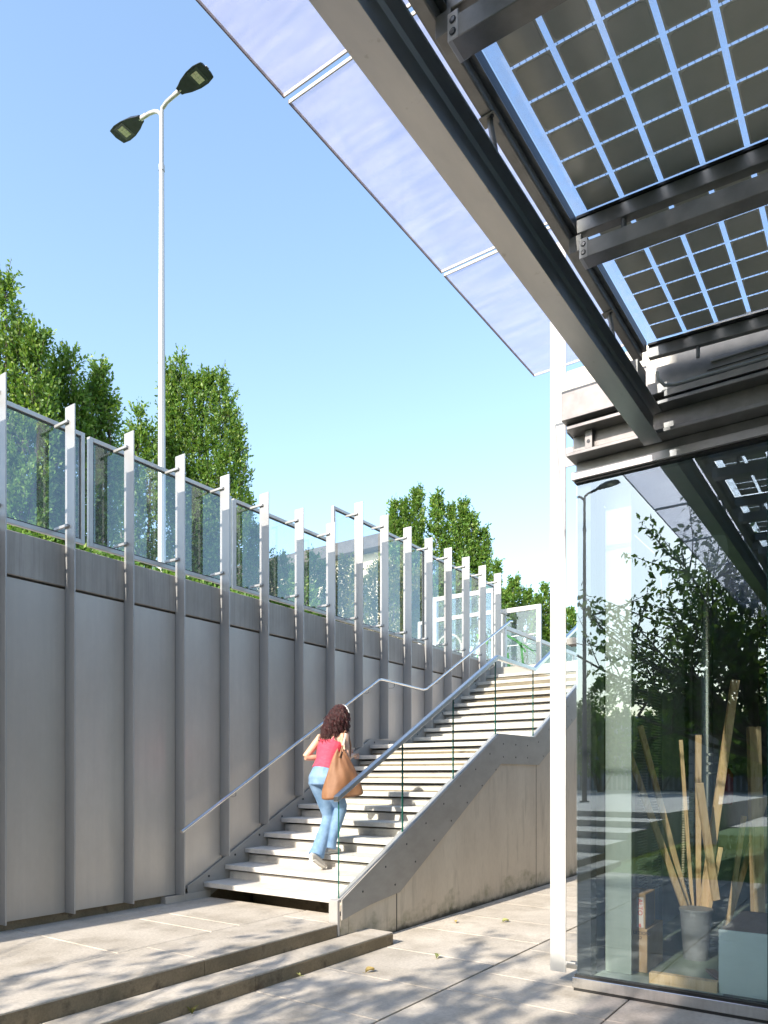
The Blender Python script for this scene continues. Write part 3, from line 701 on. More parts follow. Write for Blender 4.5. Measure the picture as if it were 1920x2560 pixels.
MB().tube([(6.39, 1.33, .49), (6.39, 1.33, .51)], [.131, .131], 24).build('bin_rim', M['bin'], t, smooth=True)
def cpt(px, py, D):
    s_, c_ = .5728577, .8196549; X = (px - 960) / 1820 * D; return Vector((s_ * X + c_ * D, -c_ * X + s_ * D, 1.6 + (1940 - py) / 1820 * D))
planks = [((1600, 1815), 5.9, (1724, 2285), 6.35, .034, 'light yellow plank, upper of the two leaning left out of the bin'),
          ((1572, 1885), 5.9, (1722, 2300), 6.25, .038, 'wide yellow plank, lower of the two leaning left out of the bin'),
          ((1702, 1850), 6.3, (1732, 2280), 6.4, .022, 'thin dark lath standing nearly upright on the left in the bin'),
          ((1746, 1838), 6.6, (1744, 2300), 6.45, .036, 'square timber post upright in the middle of the bin'),
          ((1838, 1700), 6.6, (1752, 2310), 6.35, .05, 'longest timber, rising to the right out of the bin'),
          ((1748, 1958), 6.2, (1790, 2250), 6.3, .045, 'short grey board slanting down right across the other timbers'),
          ((1802, 2118), 6.3, (1766, 2310), 6.35, .026, 'short batten at the right rim of the bin'),
          ((1884, 1817), 7.2, (1896, 2300), 7.2, .085, 'broad pale plank standing alone right of the bin'),
          ((1915, 1990), 7.4, (1815, 2290), 7.2, .04, 'thin batten leaning right behind the broad pale plank'),
          ((1860, 2040), 7.1, (1820, 2280), 7.2, .035, 'short stick leaning between the bin and the broad plank')]
for (a, Da, c, Dc, w, lb) in planks:
    A, B_ = cpt(*a, Da), cpt(*c, Dc)
    if B_.z > .12 and Dc > 7: B_.z = .1
    q = MB().bar(B_, A, w * 1.35, w * .8, up=(-.8, -.55, .1)); tag(q.build('timber_plank', M['wood'], bevel=.002), lb, 'plank', 'timber offcuts inside the glass')
tag(MB().box(5.39, 5.46, .985, 1.44, .109, .185).build('floor_beam', M['wood'], bevel=.003), 'thick square timber lying on the floor against the glass', 'timber')
for k, (a, c, lb) in enumerate((((1745, 2440), (1805, 2470), 'dark flat offcut lying on the timber beside the mint board'), ((1775, 2425), (1805, 2450), 'small offcut above the dark flat one'))):
    A = cpt(*a, 5.6); B_ = cpt(*c, 5.35); tag(MB().bar(A, B_, .07, .02).build('wood_offcut', M['brown'], bevel=.002), lb, 'offcut')
t = thing('mint_crate', 'large low chest with a pale mint front and brown top against the glass', 'chest', (5.6, .5, .1))
MB().box(5.42, 5.44, -.3, .982, .1085, .545).build('front_board', M['mint'], t, bevel=.002)
MB().box(5.44, 6.35, -.3, .975, .12, .535).build('chest_body', M['brown'], t, bevel=.002)
t = thing('metal_duct', 'shiny round ventilation duct with flanges running up to the ceiling', 'duct', (8.57, 1.55, 1.2))
c = cpt(1757, 2000, 8.)
MB().tube([(c.x, c.y, 1.25), (c.x, c.y, 3.79)], .105, 24).build('pipe', M['stainless'], t, smooth=True)
for zz in (1.62, 1.72, 1.82): MB().tube([(c.x, c.y, zz), (c.x, c.y, zz + .025)], .15, 24).build('flange', M['stainless'], t, smooth=True)
MB().tube([(c.x, c.y, .1), (c.x, c.y, 1.25)], .12, 16).build('machine_stand', M['bin'], t, smooth=True)
c = cpt(1722, 2000, 7.2); pts = []; rr = []
for i in range(90):
    z = 1.45 - i * .0125; pts.append((c.x + .03 * math.sin(i * .05), c.y + .02 * math.sin(i * .04), z)); rr.append(.062 if i % 2 else .054)
tag(MB().tube(pts, rr, 16).build('flexible_hose', M['hose'], smooth=True), 'ribbed cream extraction hose hanging left of the timbers', 'hose')
c = cpt(1728, 1385, 6.8)
t = thing('extractor_drum', 'large round pale green drum hanging under the ceiling', 'drum', tuple(c))
ax = Vector((-.82, -.57, -.25)); MB().tube([c, c + ax.normalized() * .12], [.29, .29], 40).build('drum', M['pale'], t, smooth=True)
MB().tube([c - ax.normalized() * .12, c - ax.normalized() * .004], [.3, .3], 40).build('drum_rim', M['darksteel'], t, smooth=True)
c = cpt(1817, 1965, 9.)
t = thing('fire_extinguisher', 'red fire extinguisher far inside the room', 'extinguisher', tuple(c))
MB().tube([(c.x, c.y, 1.25), (c.x, c.y, 1.3), (c.x, c.y, 1.62), (c.x, c.y, 1.68), (c.x, c.y, 1.70)], [.06, .075, .075, .04, .02], 16).build('cylinder', M['redp'], t, smooth=True)
MB().box(c.x - .02, c.x + .02, c.y - .06, c.y + .03, 1.70, 1.74).build('valve', M['black'], t)

# ================================================================ UPPER LEVEL: glazed windbreak, balustrade, building
wb = thing('glazed_windbreak', 'white framed glazed windbreak with etched drawings at the top of the stairs', 'windbreak', (14, 7.6, 3.66))
def frame_u(u, v0, v1, z0, z1, w, name='frame'):
    b = MB(); b.box(u, u + .07, v0, v0 + w, z0, z1).box(u, u + .07, v1 - w, v1, z0, z1).box(u, u + .07, v0 + w, v1 - w, z1 - w, z1).box(u, u + .07, v0 + w, v1 - w, z0, z0 + w)
    return b
b = frame_u(14, 6.90, 8.46, 3.66, 5.60, .10); b.box(14, 14.07, 7.0, 8.36, 5.04, 5.13); b.build('frame', M['white'], wb, bevel=.004)
MB().box(14.03, 14.04, 7.0, 8.36, 5.14, 5.5).build('pane', M['gl_screen'], wb)
pn = subof(MB().box(14.03, 14.04, 7.0, 8.36, 3.76, 5.03).build('pane', M['gl_screen'], wb))
frame_u(14.0, 8.465, 8.85, 3.66, 5.10, .07).build('frame', M['white'], wb, bevel=.004)
MB().box(14.03, 14.04, 8.53, 8.78, 3.73, 5.03).build('pane', M['gl_screen'], wb)
b = MB(); C = Vector((14.02, 8.05, 4.42))
for i in range(52):
    a = math.radians(-20 + i * 4.2); r0, r1 = .29, .335
    ca, sa = -math.cos(a), math.sin(a)
    b.bar(C + Vector((0, ca * r0, sa * r0)), C + Vector((0, ca * r1, sa * r1)), .004, .009, up=(0, -sa, ca))
def ringU(b, c, r, w=.006, n=24, a0=0, a1=360):
    pts = [c + Vector((0, math.cos(math.radians(a0 + (a1 - a0) * i / n)) * r, math.sin(math.radians(a0 + (a1 - a0) * i / n)) * r)) for i in range(n + 1)]
    b.tube(pts, w / 2, 6, cap=False)
for dy, dz, r in ((.14, -.10, .07), (.06, -.06, .06), (.18, -.2, .09), (.0, -.2, .08), (-.12, -.13, .06), (-.13, -.14, .10), (.1, -.28, .07)): ringU(b, C + Vector((0, dy, dz)), r)
for dy in (-.2, -.16, -.1, -.06): b.tube([C + Vector((0, dy, -.12)), C + Vector((0, dy - .03, -.3)), C + Vector((0, dy + .02, -.42))], .003, 5)
b.build('etched_drawing', M['whitepaint'], pn)
b = MB()
for pts in ([(7.35, 4.65), (7.28, 4.5), (7.2, 4.62), (7.12, 4.42), (7.05, 4.6)], [(7.4, 4.0), (7.3, 4.3), (7.15, 4.1)]):
    b.tube([(14.02, y, z) for y, z in pts], .018, 6)
b.build('painted_stroke', M['greenpaint'], pn)
b = frame_u(14.5, 6.10, 7.02, 3.66, 5.24, .10); b.build('frame', M['white'], wb, bevel=.004)
p2 = subof(MB().box(14.53, 14.54, 6.2, 6.92, 3.76, 5.14).build('pane', M['gl_screen'], wb))
MB().box(14.52, 14.524, 6.2, 6.92, 4.42, 4.43).box(14.52, 14.524, 6.2, 6.92, 4.62, 4.632).build('etched_line', M['whitepaint'], p2)
MB().box(14.0, 14.5, 6.86, 6.93, 5.1, 5.16).build('frame', M['white'], wb)
ub_ = thing('landing_balustrade', 'low glazed balustrade with green painted strokes on the upper landing', 'balustrade', (13.3, 6.3, 3.66))
b = MB().box(13.17, 13.25, 6.28, 6.34, 3.66, 4.585).box(13.25, 30, 6.28, 6.34, 4.505, 4.585).box(17, 17.08, 6.28, 6.34, 3.66, 4.505).box(21, 21.08, 6.28, 6.34, 3.66, 4.505)
b.build('frame', M['frame'], ub_, bevel=.004)
p3 = subof(MB().box(13.25, 30, 6.305, 6.312, 3.70, 4.505).build('pane', M['gl_rail'], ub_))
b = MB()
def stroke(pts, w):
    P_ = [Vector((u, 6.298, z)) for u, z in pts]
    for a, c in zip(P_[:-1], P_[1:]): b.bar(a, c, .003, w, up=(0, 0, 1) if abs((c - a).x) > abs((c - a).z) else (1, 0, 0))
stroke([(13.27, 4.40), (13.7, 4.37), (14.2, 4.20)], .05); stroke([(13.95, 4.34), (14.05, 3.95), (14.2, 3.74)], .10); stroke([(13.3, 4.05), (13.38, 3.8), (13.45, 3.72)], .12)
stroke([(13.7, 4.38), (14.5, 4.28), (15.2, 4.05), (15.7, 3.82)], .03)
b.build('painted_stroke', M['greenpaint'], p3)
b = MB()
for u in [13.4 + .07 * i for i in range(22)]:
    z = 3.98 + .02 * math.sin(u * 40); stroke([(u, z - .04), (u + .02, z + .05)], .01)
b.build('white_scribble', M['whitepaint'], p3)

hb = thing('cream_building', 'long cream building with a dark flat roof edge behind the shrubs', 'building', (30, 25, 3.7))
MB().box(30, 31.5, 19.6, 33.5, 3.7, 12.9).build('wall', M['cream'], hb)
MB().box(29.3, 31.8, 19.4, 33.9, 12.95, 13.6).build('roof_edge', M['roofgrey'], hb, bevel=.02)
MB().box(29.95, 31.4, 19.61, 33.49, 12.2, 12.94).build('cornice', M['cream'], hb)
for i in range(7):
    v = 19.9 + i * 1.93
    f = subof(MB().box(29.96, 30.0, v, v + 1.5, 9.7, 11.5).build('window', M['cream'], hb)); MB().box(29.93, 29.958, v + .12, v + 1.38, 9.85, 11.35).build('pane', M['darkglass'], f)
for i in range(7):
    v = 19.9 + i * 1.93
    MB().box(29.8, 29.998, v - .35, v - .18, 3.7, 12.19).build('pilaster', M['cream'], hb)
# reflected building, sign totem behind the viewer
rb = thing('grey_ribbed_building', 'grey ribbed building across the far paving, seen in the glass reflection', 'building', (-34, 0, 0))
MB().box(-40, -34.2, -18, 30, 0, 5.2).build('wall', M['inside'], rb)
b = MB()
for i in range(160): b.box(-34.2, -34.1, -18 + i * .3, -17.9 + i * .3, 0, 5.2)
b.build('ribs', M['signblue'], rb)
tp = thing('sign_totem', 'tall blue grey direction sign listing room numbers on the lawn behind the viewer', 'sign', (-6, 3.3, 0))
MB().box(-6.08, -6.0, 3.02, 3.60, 0, 2.5).build('panel', M['signblue'], tp, bevel=.004)
for i, (s_, z) in enumerate((('15', 2.30), ('16C', 2.02), ('11', 1.42), ('11S', 1.18), ('12', .93), ('13', .66), ('14', .42), ('16A', .20), ('16B', .02))):
    text_mb(s_, .15, (-5.996, 3.36, z + .06), (0, -1 * -1, 0), (0, 0, 1)).build('number', M['ink'], tp)

bb = thing('shade_block', 'tall plain block added behind the viewer to shade the solar canopy', 'building', (-10, -6, 0))  # unseen block added to keep the sun off the canopy and paving
MB().box(-16, -7.8, -16, 1.95, 0, 13.2).build('wall', M['inside'], bb, bevel=.01)
b = MB()
for i in range(8):
    for j in range(4): b.box(-7.8, -7.77, -15 + i * 2.1, -13.6 + i * 2.1, .8 + j * 3.1, 2.8 + j * 3.1)
b.build('windows', M['darkglass'], bb)  # dark panes dressing the added shade block
# ================================================================ TREES
def leaves_mesh(name, P, D, size, mat, parent, aspect=.5, stuff=False):
    """P: leaf base points, D: leaf directions (n,3)"""
    n = len(P); rng = np.random.default_rng(len(P))
    D = D / (np.linalg.norm(D, axis=1, keepdims=True) + 1e-9)
    A = rng.normal(size=(n, 3)); Sd = np.cross(D, A); Sd /= np.linalg.norm(Sd, axis=1, keepdims=True) + 1e-9
    L = (size * rng.uniform(.6, 1.25, n))[:, None]
    nrm = np.cross(D, Sd)
    v = np.empty((n, 4, 3)); v[:, 0] = P; v[:, 1] = P + D * L * .5 + Sd * L * aspect * .5 + nrm * L * .06; v[:, 2] = P + D * L; v[:, 3] = P + D * L * .5 - Sd * L * aspect * .5 + nrm * L * .06
    piv = np.array(PIV.get(parent.name, Vector((0, 0, 0))))
    v = v.reshape(-1, 3) - piv
    me = bpy.data.meshes.new(name); me.vertices.add(4 * n); me.vertices.foreach_set('co', v.ravel().astype(np.float32))
    me.loops.add(4 * n); me.loops.foreach_set('vertex_index', np.arange(4 * n, dtype=np.int32))
    me.polygons.add(n); me.polygons.foreach_set('loop_start', np.arange(0, 4 * n, 4, dtype=np.int32)); me.polygons.foreach_set('loop_total', np.full(n, 4, dtype=np.int32))
    me.update(calc_edges=True); me.materials.append(mat)
    o = bpy.data.objects.new(name, me); COL.objects.link(o); o.parent = parent
    return o
def hornbeam(x, y, z0, leaders, nleaf, label, size=.085, mat='leaf', seed=1, crown0=.6, cat='tree', name='hornbeam_tree'):
    """leaders: (dx, dy, height above z0, radius)"""
    rng = np.random.default_rng(seed)
    t = thing(name, label, cat, (x, y, z0), 'trees and shrubs behind the finned wall')
    tb = MB(); Hm = max(l[2] for l in leaders)
    tb.tube([(x, y, z0 - .1), (x, y, z0 + .6), (x + .02, y, z0 + Hm * .35)], [.13, .1, .07], 8)
    P = []; D = []
    tot = sum(l[2] * l[3] for l in leaders)
    for (dx, dy, h, r) in leaders:
        tb.tube([(x, y, z0 + .5), (x + dx * .5, y + dy * .5, z0 + h * .35), (x + dx, y + dy, z0 + h * .7), (x + dx, y + dy, z0 + h * .96)], [.06, .045, .025, .006], 6)
        nl = int(nleaf * 2.3 * h * r / tot); ntw = max(20, nl // 9)
        for _ in range(ntw):
            s_ = rng.uniform(0, 1) ** .85
            z = crown0 + (h - crown0) * s_
            prof = (math.sin(min(1, (1 - s_) * 1.5) * math.pi / 2) ** .95) * (.75 + .25 * math.sin(s_ * 9 + dx * 5))
            a = rng.uniform(0, 2 * math.pi)
            lump = 1 + .28 * noise.noise(Vector((math.cos(a) * 1.4 + dx, math.sin(a) * 1.4 + dy, z * 1.3 + seed)))
            if noise.noise(Vector((math.cos(a) * 2 + dx * 3, math.sin(a) * 2, z * 2.2 + seed * 3))) < -.13: continue
            q = (rng.uniform(0, 1) ** .45) * r * prof * lump + .02
            c = np.array((x + dx * min(1, z / h * 1.4) + math.cos(a) * q, y + dy * min(1, z / h * 1.4) + math.sin(a) * q, z0 + z))
            d = np.array((math.cos(a) * .55, math.sin(a) * .55, rng.uniform(.5, 1.2))); d /= np.linalg.norm(d)
            m = int(rng.integers(7, 12)); ll = rng.uniform(.14, .42)
            for k in range(m):
                P.append(c + d * ll * k / m + rng.normal(0, .012, 3)); D.append(d * .7 + rng.normal(0, .55, 3))
            if _ % 6 == 0: tb.tube([tuple(c - d * .2), tuple(c + d * ll)], [.006, .003], 4, cap=False)
    tb.build('trunk', M['bark'], t, smooth=True)
    leaves_mesh('crown', np.array(P), np.array(D), size * 1.08, M[mat], t)
    return t
def img(px, D):  # ground position for image column px at camera depth D
    c = cpt(px, 1940, D); return c.x, c.y
def topz_at(py, D): return 1.6 + (1940 - py) / 1820 * D
def htree(px, D, tips, nleaf, label, seed, z0=3.72, size=.085, mat='leaf', **k):
    """tips: (px, py, radius)"""
    x, y = img(px, D); L = []
    for (tx, ty, r) in tips:
        ax, ay = img(tx, D); L.append((ax - x, ay - y, topz_at(ty, D) - z0, r))
    return hornbeam(x, y, z0, L, nleaf, label, size, mat, seed, **k)
htree(40, 13.5, [(15, 705, .42), (-40, 760, .5), (60, 815, .42), (95, 850, .45), (-90, 800, .6)], 26000, 'tallest dense hornbeam at the left picture edge', 11)
htree(160, 14.5, [(178, 885, .38), (140, 900, .4), (120, 960, .45), (200, 1000, .4)], 16000, 'hornbeam with a rounded lobe between the tallest tree and the narrow one', 12)
htree(255, 15.0, [(252, 925, .34), (232, 985, .3), (275, 1010, .3)], 13000, 'narrow pointed hornbeam left of the lamp post', 13)
htree(350, 17, [(345, 1028, .34), (330, 1090, .4), (375, 1075, .36), (300, 1130, .35)], 12000, 'small hornbeam directly behind the lamp post', 14)
htree(500, 18, [(450, 903, .55), (425, 930, .55), (485, 950, .58), (520, 945, .55), (550, 935, .5), (575, 1000, .45), (600, 1075, .36), (415, 1020, .5)], 44000, 'broad many tipped hornbeam right of the lamp post', 15)
htree(610, 20, [(610, 1240, .5), (640, 1330, .5)], 9000, 'low hornbeam tucked behind the third glass screen', 16)
htree(1090, 27, [(985, 1262, .6), (1043, 1228, .62), (1092, 1246, .65), (1012, 1258, .55), (1130, 1275, .65), (1160, 1262, .6), (1180, 1290, .6), (1208, 1332, .55)], 46000, 'wide group crown hornbeam with several spires behind the tall screens', 17, size=.11)
htree(1238, 31, [(1240, 1410, .38), (1228, 1470, .5)], 6000, 'thin spire hornbeam peeking between fins', 18, size=.12)
htree(1290, 33, [(1285, 1452, .6), (1262, 1485, .6), (1318, 1482, .55)], 12000, 'hornbeam behind the landing balustrade', 19, size=.13)
htree(1365, 34, [(1362, 1468, .6), (1345, 1500, .55), (1385, 1490, .6)], 12000, 'hornbeam beside the white corner fin', 20, size=.13)
htree(1430, 36, [(1425, 1530, .6), (1450, 1560, .6)], 8000, 'small hornbeam in the gap between white fin and glass corner', 21, size=.13)
for k, (px, py, D, r, lb, mt) in enumerate(((700, 1400, 20, .55, 'green pointed shrub left in front of the cream building', 'leaf'), (785, 1395, 21, .6, 'green shrub second from left in front of the cream building', 'leaf'),
        (868, 1405, 21, .75, 'yellowish shrub before the cream building', 'leaf_y'), (960, 1400, 22, .9, 'bushy yellow green shrub behind the tall screen', 'leaf_y'), (1040, 1440, 23, .8, 'wide shrub at the foot of the many spired tree', 'leaf_y'), (740, 1450, 19, .6, 'low shrub between the two pointed green shrubs', 'leaf'))):
    htree(px, D, [(px, py, r), (px - 22, py + 25, r * .8), (px + 25, py + 20, r * .8)], 7000, lb, 30 + k, mat=mt, crown0=.1, name='shrub', cat='shrub')
# low planting behind coping
for k, u in enumerate(np.arange(1.0, 9.0, 1.15)):
    rng = np.random.default_rng(60 + k); n = 2400
    t = thing('hedge_plant', ['hedge plant behind the coping at the far left', 'hedge plant under the leftmost glass screen', 'hedge plant behind the second fin', 'hedge plant under the lamp post', 'hedge plant right of the lamp post', 'hedge plant under the low screen', 'hedge plant before the wall steps up'][k % 7], 'hedge plant', (float(u), 8.3, 3.72), 'hedge plants behind the wall')
    MB().tube([(u, 8.3, 3.7), (u, 8.3, 4.2)], [.03, .01], 6).build('stem', M['bark'], t)
    a = rng.uniform(0, 6.28, n); rr = .75 * rng.uniform(0, 1, n) ** .5; z = 3.74 + rng.uniform(0, 1, n) ** .8 * .75 * (1.1 - rr * .5)
    P = np.stack([u + np.cos(a) * rr, 8.3 + np.sin(a) * rr * .6, z], 1)
    leaves_mesh('foliage', P, rng.normal(0, 1, (n, 3)) + np.array((0, 0, .5)), .08, M['leaf'], t)

# cherry added behind the viewer, crown shaped for dappled shade, mirrored in the glass
ct = thing('cherry_tree', 'added spreading cherry tree on the lawn behind the viewer, mirrored in the glass front', 'tree', (-6.2, 1.9, 0))
rng = np.random.default_rng(5); tb = MB(); P = []; D = []
base = Vector((-6.2, 1.9, 0)); fork = Vector((-6.0, 1.9, 1.8))
tb.tube([base - Vector((0, 0, .1)), base + Vector((0, 0, .3)), fork], [.17, .13, .11], 12)
def leafclump(c, d, n, ll):
    for k in range(n):
        pp = np.array(c) + np.array(d) * ll * k / n + rng.normal(0, .035, 3)
        P.append(pp); D.append(np.array(d) * .5 + rng.normal(0, .6, 3) + np.array((0, 0, -.45)))
def branch(a, d, L, r, depth):
    if depth >= 1 and a.z > 6.3 and depth > 1: return
    if depth >= 2 and a.y > 3.9 and a.z > 5.0 and rng.random() > .25: return
    pts = [a]; dd = Vector(d).normalized()
    for i in range(4):
        dd = (dd + Vector((rng.normal(0, .12), rng.normal(0, .12), rng.normal(.03, .07)))).normalized(); pts.append(pts[-1] + dd * L / 4)
    tb.tube(pts, [r * (1 - .16 * i) for i in range(5)], 6 if depth < 2 else 4, cap=False)
    if depth >= 2:
        for i in range(1, 5):
            leafclump(pts[i], (pts[i] - pts[i - 1]).normalized(), int(rng.integers(9, 15)), L / 4 + .05)
    if depth < 3:
        nb = [0, 5, 4, 3][depth] if depth else 4
        for i in range(nb if depth else 4):
            p = pts[1 + int(rng.integers(0, 4))] if depth else pts[-1]
            sd = Vector((rng.normal(0, .7), rng.normal(0, .75), rng.normal(.18, .35)))
            branch(p, (dd + sd * 1.1).normalized(), L * rng.uniform(.5, .72), r * .5, depth + 1)
for dv in ((.55, 1.0, 1.0), (.35, .5, 1.5), (.3, -1., 1.0), (-.4, .9, 1.1), (1.0, .9, 1.1), (.9, .0, 1.05), (.5, .65, 1.25), (.8, .55, .8), (.35, 1.2, .55), (.9, .9, .5), (1.1, .45, .6), (1.1, .15, .8)):
    branch(fork, Vector(dv), 3.1, .07, 1)
P = np.array(P); D = np.array(D)
ok = (P[:, 2] > 2.5) & (rng.random(len(P)) < np.where(P[:, 1] > 3.9, .55, .85)) & (P[:, 2] < 6.4 + .3 * P[:, 1]) & (P[:, 0] < -1.2) & (P[:, 1] < 5.4) 
tb.build('trunk', M['bark'], ct, smooth=True)
leaves_mesh('crown', P[ok], D[ok], .145, M['leaf_d'], ct, aspect=.5)
# more mirrored trees far behind
for k, (x, y, h) in enumerate(((-27, 8, 6.), (-29, 4.5, 5.), (-28, -1.5, 6.5), (-27, 12.5, 6.5), (-25, -6, 6), (-30, 17, 7), (-33, 11, 6), (-32, 6, 5.5))):
    hornbeam(x, y, 0, [(0, 0, h, 1.5), (1.2, .5, h * .8, 1.3), (-1, 1, h * .85, 1.3), (.2, -1.2, h * .75, 1.3)], 5000, ['tree far behind the viewer left of the mirrored lamp', 'tree far behind the viewer near the sign', 'tree far behind the viewer on the right', 'outermost tree behind the rear steps', 'tree far behind the viewer by the ribbed building end', 'tallest tree at the far end of the rear paving', 'tree right behind the mirrored lamp', 'rearmost tree between the lamp and the sign'][k],   .20, 'leaf', 80 + k, 1.5, 'tree', 'distant_tree')

# ================================================================ WOMAN
wm = thing('person', 'woman with long dark curly hair, red top and blue jeans climbing the stairs', 'person', (6.1, 5.03, .744))
def remesh(o, vox, sm=4):
    m = o.modifiers.new('remesh', 'REMESH'); m.mode = 'VOXEL'; m.voxel_size = vox; m.use_smooth_shade = True
    s_ = o.modifiers.new('smooth', 'SMOOTH'); s_.factor = .6; s_.iterations = sm
def ell(b, c, r, n=14, rot=None):
    vs = []; fs = []; c = Vector(c)
    for i in range(n + 1):
        th = math.pi * i / n
        for j in range(n):
            ph = 2 * math.pi * j / n; v = Vector((r[0] * math.sin(th) * math.cos(ph), r[1] * math.sin(th) * math.sin(ph), r[2] * math.cos(th)))
            if rot is not None: v = rot @ v
            vs.append(c + v)
    for i in range(n):
        for j in range(n): fs.append((i * n + j, (i + 1) * n + j, (i + 1) * n + (j + 1) % n, i * n + (j + 1) % n))
    b.add(vs, fs)
hc = Vector((6.315, 4.995, 2.255))
body = MB()
body.tube([(6.06, 5.04, 1.56), (6.08, 5.035, 1.66), (6.105, 5.03, 1.76), (6.15, 5.03, 1.88), (6.185, 5.025, 1.97), (6.215, 5.02, 2.035), (6.23, 5.02, 2.06)],
          [(.15, .11), (.13, .095), (.112, .085), (.135, .10), (.15, .098), (.12, .075), (.05, .05)], 16)
body.tube([(6.225, 5.02, 2.03), (6.26, 5.01, 2.10), (6.285, 5.0, 2.18)], [.055, .047, .05], 12)
ell(body, hc, (.095, .075, .115)); ell(body, hc + Vector((.035, 0, -.055)), (.062, .055, .062))
ell(body, hc + Vector((.098, 0, -.02)), (.016, .012, .022))   # nose
ell(body, hc + Vector((.085, 0, -.065)), (.012, .022, .008)); ell(body, hc + Vector((0, .075, -.01)), (.016, .008, .028)); ell(body, hc + Vector((0, -.075, -.01)), (.016, .008, .028))
def arm(sh, elb, wr, hand_dir, thumb_side):
    sh, elb, wr = Vector(sh), Vector(elb), Vector(wr)
    body.tube([sh + (sh - Vector((6.2, 5.02, 2.03))) * -.3, sh, sh.lerp(elb, .5), elb], [.045, .052, .043, .036], 12)
    body.tube([elb, elb.lerp(wr, .35), wr], [.036, .038, .024], 12)
    d = Vector(hand_dir).normalized(); s_ = Vector(thumb_side).normalized(); nn = d.cross(s_)
    body.tube([wr, wr + d * .04, wr + d * .085], [(.024, .018), (.036, .016), (.036, .013)], 12)
    for k, (off, L) in enumerate(((.027, .070), (.009, .078), (-.009, .072), (-.027, .056))):
        p0 = wr + d * .08 + s_ * off; body.tube([p0, p0 + d * L * .5 + nn * .008, p0 + d * L * .8 + nn * .026, p0 + d * L * .85 + nn * .045], [.0088, .0082, .0075, .006], 8)
    p0 = wr + d * .03 + s_ * .03; body.tube([p0, p0 + (d * .5 + s_) * .035, p0 + (d + s_ * .9) * .045 + nn * .01], [.011, .0095, .007], 8)
arm((6.195, 5.185, 2.02), (6.05, 5.285, 1.805), (6.245, 5.16, 1.80), (.8, -.55, .05), (0, .2, 1))
arm((6.21, 4.855, 2.02), (6.165, 4.80, 1.79), (6.36, 4.87, 1.83), (.9, .35, -.1), (0, .2, 1))
# feet/ankles under jeans
for a_, c_ in (((6.19, 5.04, .95), (6.175, 5.05, .80)), ((6.06, 5.085, .85), (5.995, 5.085, .70))): MB().tube([a_, c_], [.042, .033], 10).build('ankle', M['skin'], wm, smooth=True)
ob = body.build('body', M['skin'], wm); remesh(ob, .0065, 2)
jn = MB()
jn.tube([(6.055, 5.04, 1.50), (6.06, 5.04, 1.58), (6.075, 5.035, 1.665), (6.085, 5.035, 1.70)], [(.165, .125), (.172, .135), (.140, .108), (.128, .10)], 18)
jn.tube([(6.06, 4.955, 1.56), (6.15, 4.95, 1.43), (6.285, 4.975, 1.27), (6.285, 4.98, 1.22), (6.235, 5.01, 1.05), (6.185, 5.045, .90), (6.165, 5.055, .815)], [.108, .094, .073, .070, .066, .078, .092], 16)
jn.tube([(6.05, 5.11, 1.56), (6.14, 5.10, 1.38), (6.215, 5.085, 1.16), (6.17, 5.085, 1.05), (6.045, 5.085, .82), (6.00, 5.085, .74)], [.108, .092, .070, .066, .076, .088], 16)
oj = jn.build('jeans', M['denim'], wm); remesh(oj, .009, 3)
tp_ = MB()
tp_.tube([(6.08, 5.035, 1.675), (6.09, 5.033, 1.71), (6.105, 5.03, 1.77), (6.15, 5.03, 1.88), (6.183, 5.025, 1.955), (6.195, 5.024, 1.985)],
         [(.150, .115), (.138, .108), (.123, .096), (.147, .112), (.155, .106), (.13, .09)], 18)
for sy in (-1, 1): tp_.tube([(6.10, 5.03 + sy * .085, 1.98), (6.17, 5.025 + sy * .088, 2.068), (6.25, 5.02 + sy * .08, 2.04), (6.27, 5.02 + sy * .075, 1.96)], .011, 8)
ot = tp_.build('tank_top', M['pink'], wm); remesh(ot, .007, 2)
for nm, a, tx, z0 in (('shoe', (6.17, 5.05), (6.40, 4.955), .744), ('shoe', (5.95, 5.085), (6.075, 5.13), .58)):
    b = MB(); rz = .10 if z0 < .7 else 0
    pts = [(a[0] - .04, a[1], z0 + .055 + rz), (a[0], a[1], z0 + .062 + rz), (a[0] + .07, a[1], z0 + .052 + rz * .7), (a[0] + .14, a[1], z0 + .036 + rz * .25), (a[0] + .19, a[1], z0 + .03)]
    b.tube(pts, [(.028, .035), (.036, .055), (.040, .045), (.045, .034), (.030, .024)], 14)
    so_ = b.build('shoe', M['shoe'], wm, smooth=True)
    q = MB(); pz = [(p[0], p[1], p[2] - .03 - (.02 if i < 2 else .0)) for i, p in enumerate(pts)]
    q.tube([(p[0], p[1], p[2] - (.038 if i < 3 else .018)) for i, p in enumerate(pts)], [(.03, .010), (.04, .012), (.042, .012), (.046, .012), (.03, .010)], 12)
    subof(so_); q.build('sole', M['paper'], so_, smooth=True)
